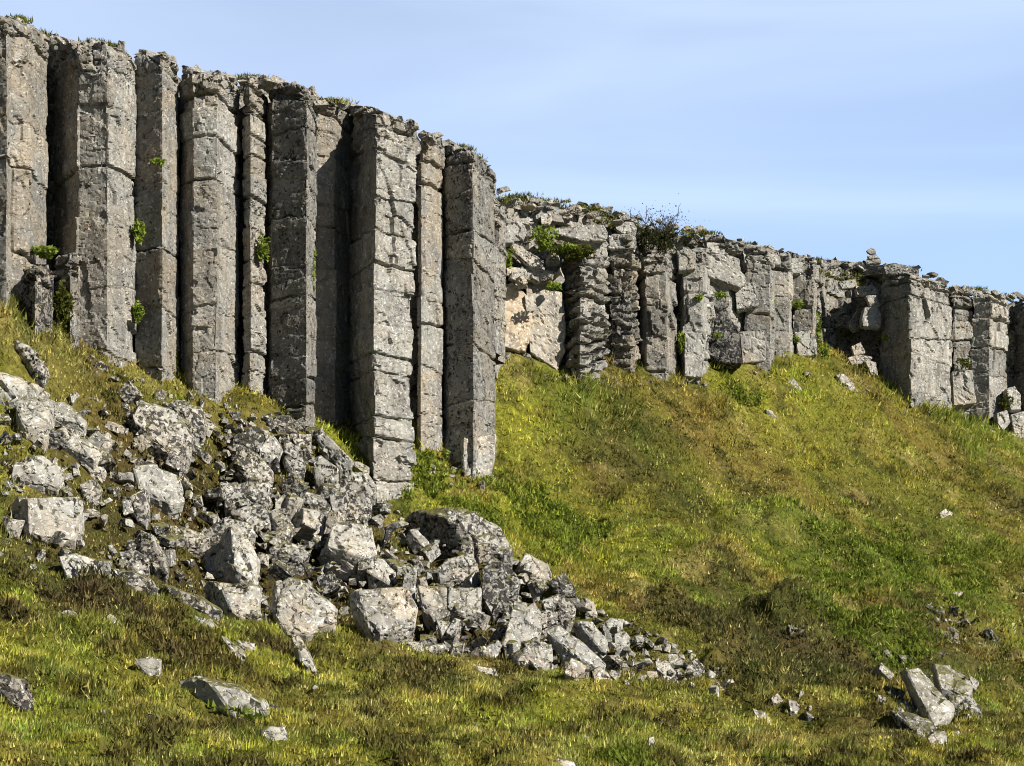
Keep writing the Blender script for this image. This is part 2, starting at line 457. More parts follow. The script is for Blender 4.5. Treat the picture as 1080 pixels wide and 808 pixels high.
# ------------------------------------------------------------------ cliff backing and plateau
SKY = [(-300, -60), (0, 15), (28, 20), (45, 33), (60, 38), (90, 42), (130, 50), (150, 53), (180, 57), (190, 70), (222, 75), (280, 82), (330, 92), (332, 103), (370, 105), (375, 113), (410, 118), (440, 128),
       (442, 138), (468, 143), (470, 150), (490, 155), (512, 168), (520, 180), (522, 196), (560, 204), (600, 211), (640, 218), (680, 226), (720, 237), (745, 244), (800, 256), (850, 269), (900, 276),
       (920, 277), (960, 281), (1000, 295), (1040, 306), (1080, 311), (1300, 350)]
_sx = [a for a, b in SKY]; _sy = [b for a, b in SKY]
# backing polyline: px, depth, batter (how much the foot comes forward)
BACK = [(-700, 21.0, 0), (-300, 25.5, 0), (-110, 28.4, 0), (0, 29.9, 0), (50, 31.6, 0), (82, 31.6, 0), (140, 32.0, 0), (190, 32.9, 0), (255, 33.7, 0), (281, 34.1, 0), (332, 35.2, 0), (371, 36.3, 0),
        (400, 36.2, 0), (441, 36.9, 0), (468, 37.5, 0), (500, 38.0, 0), (524, 41.4, .9), (560, 42.0, .9), (600, 42.3, .6), (640, 42.9, .5), (671, 43.7, 0), (713, 44.8, 0), (750, 45.3, 0), (786, 46.0, 0),
        (836, 46.9, 0), (862, 48.0, 0), (872, 49.4, 0), (900, 50.2, .5), (925, 50.2, .8), (934, 49.4, 0), (962, 49.2, 0), (1004, 50.2, 0), (1064, 51.6, 0), (1122, 53.0, 0), (1400, 60.0, 0), (2200, 110, 0)]


def wall_z(px, D):
    return (H0 - np.interp(px, _sx, _sy)) / F * D


def build_cliff():
    pts = np.array([((a - 540) / F * b, b, c) for a, b, c in BACK])
    seg = np.r_[0, np.cumsum(np.hypot(*np.diff(pts[:, :2], axis=0).T))]
    fine = np.arange(0, seg[-1], 0.09)
    x = np.interp(fine, seg, pts[:, 0]); y = np.interp(fine, seg, pts[:, 1]); bt = np.interp(fine, seg, pts[:, 2])
    pxs = x / y * F + 540
    topz = np.where(pxs < 2, 11.0, np.where(pxs > 1078, 11.1, wall_z(np.clip(pxs, 0, 1080), y))) - 0.22
    topz = np.where((pxs > 522) & (pxs < 1080), topz - 0.05, topz)
    topz = topz + np.where((pxs > 864) & (pxs < 932), .22, 0)
    foot = hq(x, y) - 1.0
    nr = 95
    t = np.linspace(0, 1, nr)[:, None]
    Z = foot + (topz - foot) * t
    fwd = bt * (1 - t) ** 0.8
    dx, dy = 0.45, -0.89
    X = x + dx * fwd; Y = y + dy * fwd
    h, h2, e = worley(fine[None] / 0.55 + 0 * Z, Z / 0.45 + 0.2 * vnoise(X, Z, 0 * Z, 3), 0 * Z, 50)
    d = (h - .5) * 0.30 - 0.07 * (e < .07) + 0.05 * fbm(X * 3, Y * 3, Z * 3, 55, 3)
    X = X + dx * d; Y = Y + dy * d
    # plateau rows going back from the rim
    back = np.array([.25, .5, .9, 1.4, 2, 3, 4.5, 7, 11, 18, 30, 50, 90, 160, 280])[:, None]
    PX = x - 0.68 * back; PY = y + 0.733 * back
    rise = np.where((pxs > 522) & (pxs < 760), 0.04, 0.0)
    PZ = topz + 0.10 * sstep(0, 1, back) * (1 + vnoise(PX * 1.2, PY * 1.2, 0 * PX, 61)) + rise * np.clip(back, 0, 3) - 0.02 * np.clip(back - 3, 0, 300)
    V = np.concatenate([np.stack([X, Y, Z], -1), np.stack([PX, PY, PZ], -1)], 0)
    o = mesh_obj('cliff_face', V.reshape(-1, 3), grid_faces(V.shape[0], V.shape[1]), M_CLIFF, origin=np.zeros(3))
    o.color = (0.8, .5, .5, 1)
    tag(o, 'dark broken rock behind the basalt columns, carrying the level plateau', 'cliff', kind='structure')


build_cliff()


# ------------------------------------------------------------------ basalt columns
def resample(pts, res):
    out = [pts[0]]; fac = [0]
    for i in range(len(pts) - 1):
        L = np.linalg.norm(pts[i + 1] - pts[i]); n = max(1, int(round(L / res)))
        for j in range(1, n + 1):
            out.append(pts[i] + (pts[i + 1] - pts[i]) * j / n); fac.append(i)
    return np.array(out), np.array(fac)


def column(label, plan, top, bot, seed, color=(1, .6, .3), rough=1.0, res=.03, folded=0, group=None, cat='rock column', joints=None, mat=None, name='basalt_column', dens=1.0, capblocks=.8):
    r = np.random.default_rng(seed)
    pl = np.array([((px - 540) / F * D, D) for px, D in plan])
    n0 = len(pl)
    # visible facets plus hidden sides and back
    lb = pl[0] + np.array([0.45, 1.3]) * .8; rb = pl[-1] + np.array([-0.35, 1.3]) * .8
    fr, fac = resample(pl, res)
    b1, _ = resample(np.array([pl[-1], rb]), .12); b2, _ = resample(np.array([rb, lb]), .2); b3, _ = resample(np.array([lb, pl[0]]), .12)
    back = np.vstack([b1[1:], b2[1:], b3[1:-1]])
    per = np.vstack([fr, back]); nf = len(fr); n = len(per)
    tan = np.roll(per, -1, 0) - np.roll(per, 1, 0)
    nor = np.stack([tan[:, 1], -tan[:, 0]], -1); nor /= np.linalg.norm(nor, axis=1)[:, None] + 1e-9
    # soften normals near corners
    arc = np.r_[0, np.cumsum(np.hypot(*np.diff(per, axis=0).T))]
    pxs = per[:, 0] / per[:, 1] * F + 540
    tp = np.interp(pxs, [a for a, b in top], [b for a, b in top])
    Dm = pl[:, 1].min()
    cen = per.mean(0)
    ztop = (H0 - tp) / F * per[:, 1]
    ztop[nf:] = np.interp(np.linspace(0, 1, n - nf), [0, 1], [ztop[nf - 1], ztop[0]])
    ch, _, _ = worley(arc / .28, 0 * arc, 0 * arc, seed)
    ztop = ztop + (ch - .5) * .09 + .03 * vnoise(arc * 4, 0 * arc, 0 * arc, seed + 3)
    zb = (H0 - bot) / F * Dm - 0.9
    nr = int((ztop.max() - zb) / res) + 2
    t = np.linspace(0, 1, nr)[:, None]
    Z = zb + (ztop - zb) * t
    A = arc[None] + 0 * Z
    # joints
    if joints is None:
        z = ztop.max() - r.uniform(.12, .35); joints = []
        while z > zb + .2:
            joints.append(z)
            f = (ztop.max() - z) / (ztop.max() - zb)
            z -= (r.uniform(.16, .5) if f < .14 else r.uniform(.35, 1.25)) * dens
    disp = np.zeros_like(Z); blk = np.zeros_like(Z)
    facet = np.concatenate([fac, np.full(n - nf, 9)])
    wig = .022 * vnoise(A * 2.2, 0 * A, 0 * A, seed + 5) + .014 * vnoise(A * 7, 0 * A, 0 * A, seed + 6)
    SX = np.zeros_like(Z); SY = np.zeros_like(Z)
    tone = np.zeros_like(Z); fblock = np.zeros_like(Z)
    amp_prev = None
    for j, zj in enumerate(joints):
        tilt = r.normal(0, .07); w = r.uniform(.014, .026) * (1 + .6 * (j < 3)) * (res / .028) ** .5; dep = r.uniform(.08, .17) if r.random() < .42 or j < 2 else r.uniform(.012, .04)
        line = zj + tilt * (A - A[:, :nf].mean()) + wig * r.uniform(.5, 1.8)
        # joint open along part of its length only
        openf = .25 + .75 * sstep(-.45, .05, vnoise(A * 1.6 + 50 * j, 0 * A, 0 * A, seed + 20 + j))
        disp -= dep * openf * np.exp(-((Z - line) / w) ** 2)
        low = Z < line
        tone = np.where(low, r.normal(0, .10), tone)
        fo = r.normal(0, (.010 + .016 * (rough - .6)) * min(1, dens * 1.0), 12)[np.clip(facet, 0, 11)][None]
        fblock = np.where(low, fo, fblock)
        kk = r.uniform(zb, ztop.max()); ww = .009 * (res / .028) ** .5; a0 = r.uniform(0, A[:, :nf].max())
        disp -= .04 * np.exp(-((Z - kk - wig - .05 * (A - a0)) / ww) ** 2) * np.exp(-((A - a0) / .28) ** 4)
        k = capblocks if j < 3 else (.5 if dep > .06 else .15)
        ox, oy = r.normal(0, .035 * k * rough), r.normal(0, .035 * k * rough)
        SX += np.where(low, -ox, 0) * 1.0; SY += np.where(low, -oy, 0) * 1.0
        if j % 2 == 0:
            SX += np.where(low, ox * .9, 0)
    SX *= .7; SY *= .7
    disp += fblock
    # block fracture
    h, h2, e, fa = worley(A / .42 + .15 * vnoise(A, Z, 0 * A, seed), Z / .55 + .12 * vnoise(A * 2, Z * 2, 0 * A, seed + 1) + .2 * A, 0 * A, seed + 7, True)
    disp += (rough - .6) * fa * .07
    disp -= rough * .15 * np.clip(h - .84, 0, 1) * 6 * (.15 + .85 * h2) * .55
    disp += rough * (h2 - .5) * .024
    h, h2, e, fa = worley(A / .17, Z / .13 + .3 * vnoise(A * 3, Z * 3, 0 * A, seed + 2), 0 * A, seed + 8, True)
    disp += rough * (fa * .012 + (h - .5) * .006 - .035 * (h > .965) - .010 * (e < .06) * (h2 > .6))
    tone = tone + .10 * (h - .5) + r.normal(0, .07, 12)[np.clip(facet, 0, 11)][None]
    capz = sstep(.95, .15, (ztop - Z)) if False else 1 - sstep(.1, r.uniform(.45, .9), ztop - Z)
    hc, hc2, ec = worley(A / .34, Z / .2 + .2 * vnoise(A * 2, Z * 2, 0 * A, seed + 31), 0 * A, seed + 32)
    disp += min(rough, 1.3) * capz * ((hc - .6) * .09 - .06 * (ec < .08))
    disp += .010 * fbm(A * 1.6, Z * .7, 0 * A, seed + 9, 3) + .005 * fbm(A * 7, Z * 7, 0 * A, seed + 11, 3) + .004 * vnoise(A * 22, Z * 22, 0 * A, seed + 12)
    if folded:
        ph = Z * 4.6 + 1.4 * fbm(A * 1.6, Z * 1.3, 0 * A, seed + 14, 3) - A * .8
        saw = ph - np.floor(ph)
        rowh = _hash(np.floor(ph), 0 * ph, 0 * ph, seed + 15)
        disp += folded * (-.26 * (saw < .38) * rowh + .16 * saw * rowh + .05 * (rowh - .5))
    # open edges narrow a little towards the hidden side
    disp[:, nf:] = np.clip(disp[:, nf:], -.06, .0) - .01
    X = per[:, 0] + nor[:, 0] * disp + SX; Y = per[:, 1] + nor[:, 1] * disp + SY
    # ragged top edge
    rimw = np.exp(-(ztop - Z) / .07)
    X = X + (cen[0] - X) * rimw * .10; Y = Y + (cen[1] - Y) * rimw * .10
    V = [np.stack([X, Y, Z], -1).reshape(-1, 3)]
    T = [tone.ravel()]
    Fs = [grid_faces(nr, n, True)]
    basei = (nr - 1) * n; last = np.stack([X[-1], Y[-1], Z[-1]], -1)
    c3 = last.mean(0)
    off = nr * n
    for q, k in enumerate((.25, .5, .75, .97)):
        ring = last + (c3 - last) * k
        ring[:, 2] += .03 * vnoise(ring[:, 0] * 5, ring[:, 1] * 5, 0 * ring[:, 0], seed) + .05 * k
        V.append(ring); T.append(tone[-1])
        i = np.arange(n); i2 = (i + 1) % n
        a0 = basei if q == 0 else off - n
        Fs.append(np.stack([a0 + i, a0 + i2, off + i2, off + i], -1)); off += n
    o = mesh_obj(name, np.vstack(V), np.vstack(Fs), mat or M_ROCK)
    T = np.concatenate(T); color_attr(o.data, 'tone', np.stack([T, T, T], -1))
    o.color = (color[0] * .80, min(1.1, color[1] * 1.0), min(1, color[2] + .06), 1)
    tag(o, label, cat, group)
    return o


GC = 'tall basalt columns of the near cliff'
GF = 'lower basalt columns of the far cliff'
L = [
 ('pale grey-brown columns standing tallest, above the two square stumps', [(-46, 28.8), (-22, 28.2), (9, 28.0), (14, 28.55), (32, 28.75), (51, 30.0)], [(-46, 4), (0, 17), (32, 25), (51, 39)], 292, 101, (1.0, .9, .2), 1.0),
 ('broad column with a deep black shaded side and a wide cracked cap', [(50, 31.9), (81, 30.3), (112, 30.2), (128, 30.6), (142, 31.3)], [(51, 42), (80, 46), (110, 45), (141, 55)], 372, 102, (1.0, .55, .3), 1.1),
 ('column with smooth tan edge, green tufts growing in the crack beside it', [(142, 31.35), (171, 31.0), (189, 32.0)], [(143, 53), (175, 57), (189, 68)], 392, 103, (.92, .9, .3), 1.0),
 ('three-faced grey column whose pale foot hangs lower than its neighbours', [(190, 32.15), (203, 31.65), (229, 31.65), (232, 31.9), (253, 32.9)], [(189, 70), (222, 76), (254, 82)], 416, 104, (1.05, .55, .25), 1.1),
 ('narrowest tall column, much cracked, with a black slot on each side', [(255, 32.75), (263, 32.5), (278, 33.0)], [(256, 84), (277, 87)], 416, 105, (1.0, .6, .35), 1.2),
 ('dark flat-faced column with many level cracks and a thin bright edge', [(281, 33.6), (286, 33.15), (322, 32.8), (332, 33.8)], [(281, 88), (310, 89), (332, 97)], 452, 106, (.76, .35, .42), .9),
 ('set-back reddish brown column half covered by a slanting shadow', [(331, 34.7), (352, 34.9), (371, 35.9)], [(331, 103), (368, 105), (371, 108)], 456, 107, (.92, 1.0, .2), .7),
 ('foremost bright column with black shaded side and lowest reaching foot', [(368, 35.9), (397, 33.9), (438, 34.75)], [(368, 113), (395, 113), (418, 119), (438, 128)], 531, 108, (1.12, .35, .15), 1.5),
 ('warm brown column streaked white near its foot', [(442, 35.9), (446, 35.75), (469, 36.5)], [(442, 138), (469, 144)], 478, 109, (1.05, .95, .15), .9),
 ('dark-faced column with pale edge, last of the tall row', [(468, 36.7), (474, 36.45), (500, 36.1), (523, 37.5)], [(468, 150), (490, 156), (512, 168), (523, 181)], 506, 110, (.95, .5, .45), 1.0),
]
for q in L:
    column(q[0], q[1], q[2], q[3], q[4], q[5], q[6], group=GC, res=.028, dens={106: .55, 108: .75, 105: .7}.get(q[4], 1.15))
column('square stump of a broken column with a tan side, standing inside the shaded recess', [(55, 30.2), (74, 29.65), (85, 30.0)], [(55, 270), (85, 267)], 360, 120, (.8, .8, .5), .9, name='column_stump', cat='rock stump')
column('short mossy stump with dark hollow side at the foot of the tallest columns', [(12, 29.3), (38, 28.2), (57, 28.9)], [(12, 279), (57, 282)], 345, 121, (.95, .8, .8), 1.6, name='column_stump', cat='rock stump')
column('thin sliver of column with a dark slot, tucked behind the last tall column', [(515, 37.9), (521, 37.6), (529, 38.1)], [(515, 205), (529, 215)], 330, 122, (.95, .7, .5), 1.6, group=GC, res=.035)
R = [
 ('gnarled column of dark folded layers under a flat cap slab', [(594, 41.4), (612, 40.7), (641, 41.7)], [(594, 272), (641, 262)], 404, 131, (1.0, .4, .4), 1.8, .8),
 ('brown pitted column between the folded column and the square one below the bush', [(641, 42.1), (664, 42.0), (671, 42.6)], [(641, 246), (671, 248)], 384, 132, (.85, .9, .5), 2.0, .25),
 ('squared column directly below the dark bush', [(673, 43.0), (680, 42.5), (702, 42.5), (713, 43.3)], [(673, 272), (713, 268)], 390, 133, (.9, .55, .3), 1.15, 0),
 ('slim column beside the long black slot, its lower block pushed out', [(713, 44.7), (722, 43.2), (741, 43.2), (750, 43.9)], [(713, 262), (735, 262), (750, 262)], 401, 134, (1.1, .2, .2), 1.2, 0),
 ('wide broken column with a big triangular hole in its side', [(743, 44.6), (748, 44.35), (768, 44.3), (787, 45.0)], [(744, 249), (765, 250), (786, 256)], 386, 135, (.95, .4, .4), 1.4, 0),
 ('grey flat-fronted column left of a narrow mossy seam', [(785, 44.9), (811, 44.9), (816, 45.4)], [(786, 257), (815, 262)], 384, 136, (1.0, .5, .3), 1.0, 0),
 ('narrow grey column with a small square black hole near its foot', [(815, 45.5), (833, 45.6), (837, 46.0)], [(816, 263), (836, 267)], 381, 137, (.98, .4, .3), 1.1, 0),
 ('stacked-block column forming the edge of the dark cave', [(836, 46.2), (858, 46.1), (862, 47.0)], [(836, 268), (862, 273)], 386, 138, (.98, .6, .3), 1.3, 0),
 ('large smooth column beyond the cave, dark on one face and pale on the other', [(930, 49.2), (933, 48.5), (960, 47.5), (966, 47.6), (1004, 49.3)], [(930, 283), (962, 289), (1004, 303)], 440, 139, (1.05, .3, .2), 1.5, 0),
 ('narrow blocky column with a deep notch beside the large pale column', [(1005, 49.6), (1026, 49.8)], [(1005, 302), (1026, 307)], 442, 140, (1.05, .6, .3), 1.4, 0),
 ('pale column with a clean top edge, second to last along the wall', [(1026, 49.7), (1045, 49.5), (1064, 50.4)], [(1026, 308), (1064, 318)], 445, 141, (1.12, .4, .15), 1.1, 0),
 ('shaded dark column at the far end of the wall', [(1066, 51.9), (1088, 50.7), (1130, 51.9)], [(1066, 318), (1130, 330)], 460, 142, (.8, .5, .5), 1.6, 0),
]
for q in R:
    column(q[0].replace('left of a', 'next to a'), q[1], q[2], q[3], q[4], q[5], q[6], group=GF, res=.035, folded=q[7])

# ------------------------------------------------------------------ boulders
def hull_rock(name, pts, mat, seed, color=(1, .4, .4), maxedge=.07, amp=1.0, size=None):
    bm = bmesh.new()
    for p in pts: bm.verts.new(p)
    r = bmesh.ops.convex_hull(bm, input=bm.verts)
    bmesh.ops.delete(bm, geom=[v for v in bm.verts if not v.link_faces], context='VERTS')
    bmesh.ops.dissolve_limit(bm, angle_limit=.09, verts=bm.verts, edges=bm.edges)
    ext = np.ptp(np.array([v.co[:] for v in bm.verts]), axis=0).max() if len(bm.verts) else 1
    bmesh.ops.bevel(bm, geom=list(bm.edges), offset=min(.018, ext * .02), segments=1, affect='EDGES', clamp_overlap=True)
    bmesh.ops.triangulate(bm, faces=bm.faces)
    for it in range(6):
        le = [e for e in bm.edges if e.calc_length() > maxedge]
        if not le or len(bm.verts) > 9000: break
        bmesh.ops.subdivide_edges(bm, edges=le, cuts=1, use_grid_fill=False)
        bmesh.ops.triangulate(bm, faces=[f for f in bm.faces if len(f.verts) > 3])
    bm.normal_update(); bmesh.ops.recalc_face_normals(bm, faces=bm.faces)
    V = np.array([v.co[:] for v in bm.verts]); Nn = np.array([v.normal[:] for v in bm.verts])
    Fs = np.array([[v.index for v in f.verts] for f in bm.faces]); 
    bm.verts.index_update(); Fs = np.array([[v.index for v in f.verts] for f in bm.faces])
    bm.free()
    x, y, z = V.T
    k = min(1.0, ext / .9)
    s = 1 / max(k, .25)
    d = .020 * k * fbm(x * 1.8 * s, y * 2.2 * s, z * 2.2 * s, seed, 3) + .009 * k * vnoise(x * 9, y * 9, z * 9, seed + 2) + .004 * vnoise(x * 20, y * 20, z * 20, seed + 3)
    h, h2, e, fa = worley(x * 2.9 * s, y * 2.9 * s, z * 2.9 * s, seed + 4, True)
    d += k * (fa * .020 + (h - .5) * .012 - .040 * (h2 > .88) - .022 * (e < .04))
    V = V + Nn * (d * amp)[:, None]
    o = mesh_obj(name, V, Fs, mat)
    o.color = (*color, 1)
    return o


BARE = []


def outline_rock(label, lit, dark=(), seed=0, color=(1, .35, .4), D=None, a=.45, b=.42, group=None, cat='boulder', name='boulder', mat=None, thick=.75, sink=0.12, darkback=1.5):
    """lit: outline of the sunlit face in photo pixels; dark: outline points of the shaded side"""
    lit = list(lit); dark = list(dark); allp = lit + dark
    ylow = max(p[1] for p in allp); xc = sum(p[0] for p in allp) / len(allp)
    auto = D is None
    if auto: D = ground_D(xc, ylow - 1)
    x0 = min(p[0] for p in lit); yl = max(p[1] for p in lit)
    w = (max(p[0] for p in allp) - min(p[0] for p in allp)) / F * D; h = (ylow - min(p[1] for p in allp)) / F * D
    sz = min(w, h)
    if auto: D -= .28 * sz
    if seed == 0: seed = int(abs(xc * 7 + ylow * 13)) % 9973
    rr = np.random.default_rng(seed)
    pts = []
    for px, py in lit:
        d = D + (rr.uniform(-.13, .13) * sz if auto else 0) + a * (px - x0) / F * D + b * (yl - py) / F * D
        pts.append(P(px, py, d))
    for px, py in dark:
        d = D + darkback * (.35 * sz + .9 * abs(x0 - min(px, x0)) / F * D) * .8
        pts.append(P(px, py, d))
    pts = np.array(pts); c = pts.mean(0)
    t = thick * (w * .4 + h * .6)
    bk = c + (pts - c) * .88; bk[:, 1] += t; bk[:, 2] += t * .04
    low = pts[pts[:, 2] < c[2]].copy(); low[:, 2] -= sink + (.35 * sz if auto else .1 * sz); low[:, 1] += .3 * t
    low[:, :2] = c[:2] + (low[:, :2] - c[:2]) * .85
    P3 = np.vstack([pts, bk, low])
    BARE.append((c[0], c[1] + t * .3,   .5 * max(w, t) * .78))
    o = hull_rock(name, P3, mat or M_SCREE, seed, color, maxedge=max(.045, min(.08, max(w, h) / 14)))
    tag(o, label, cat, group)
    return o


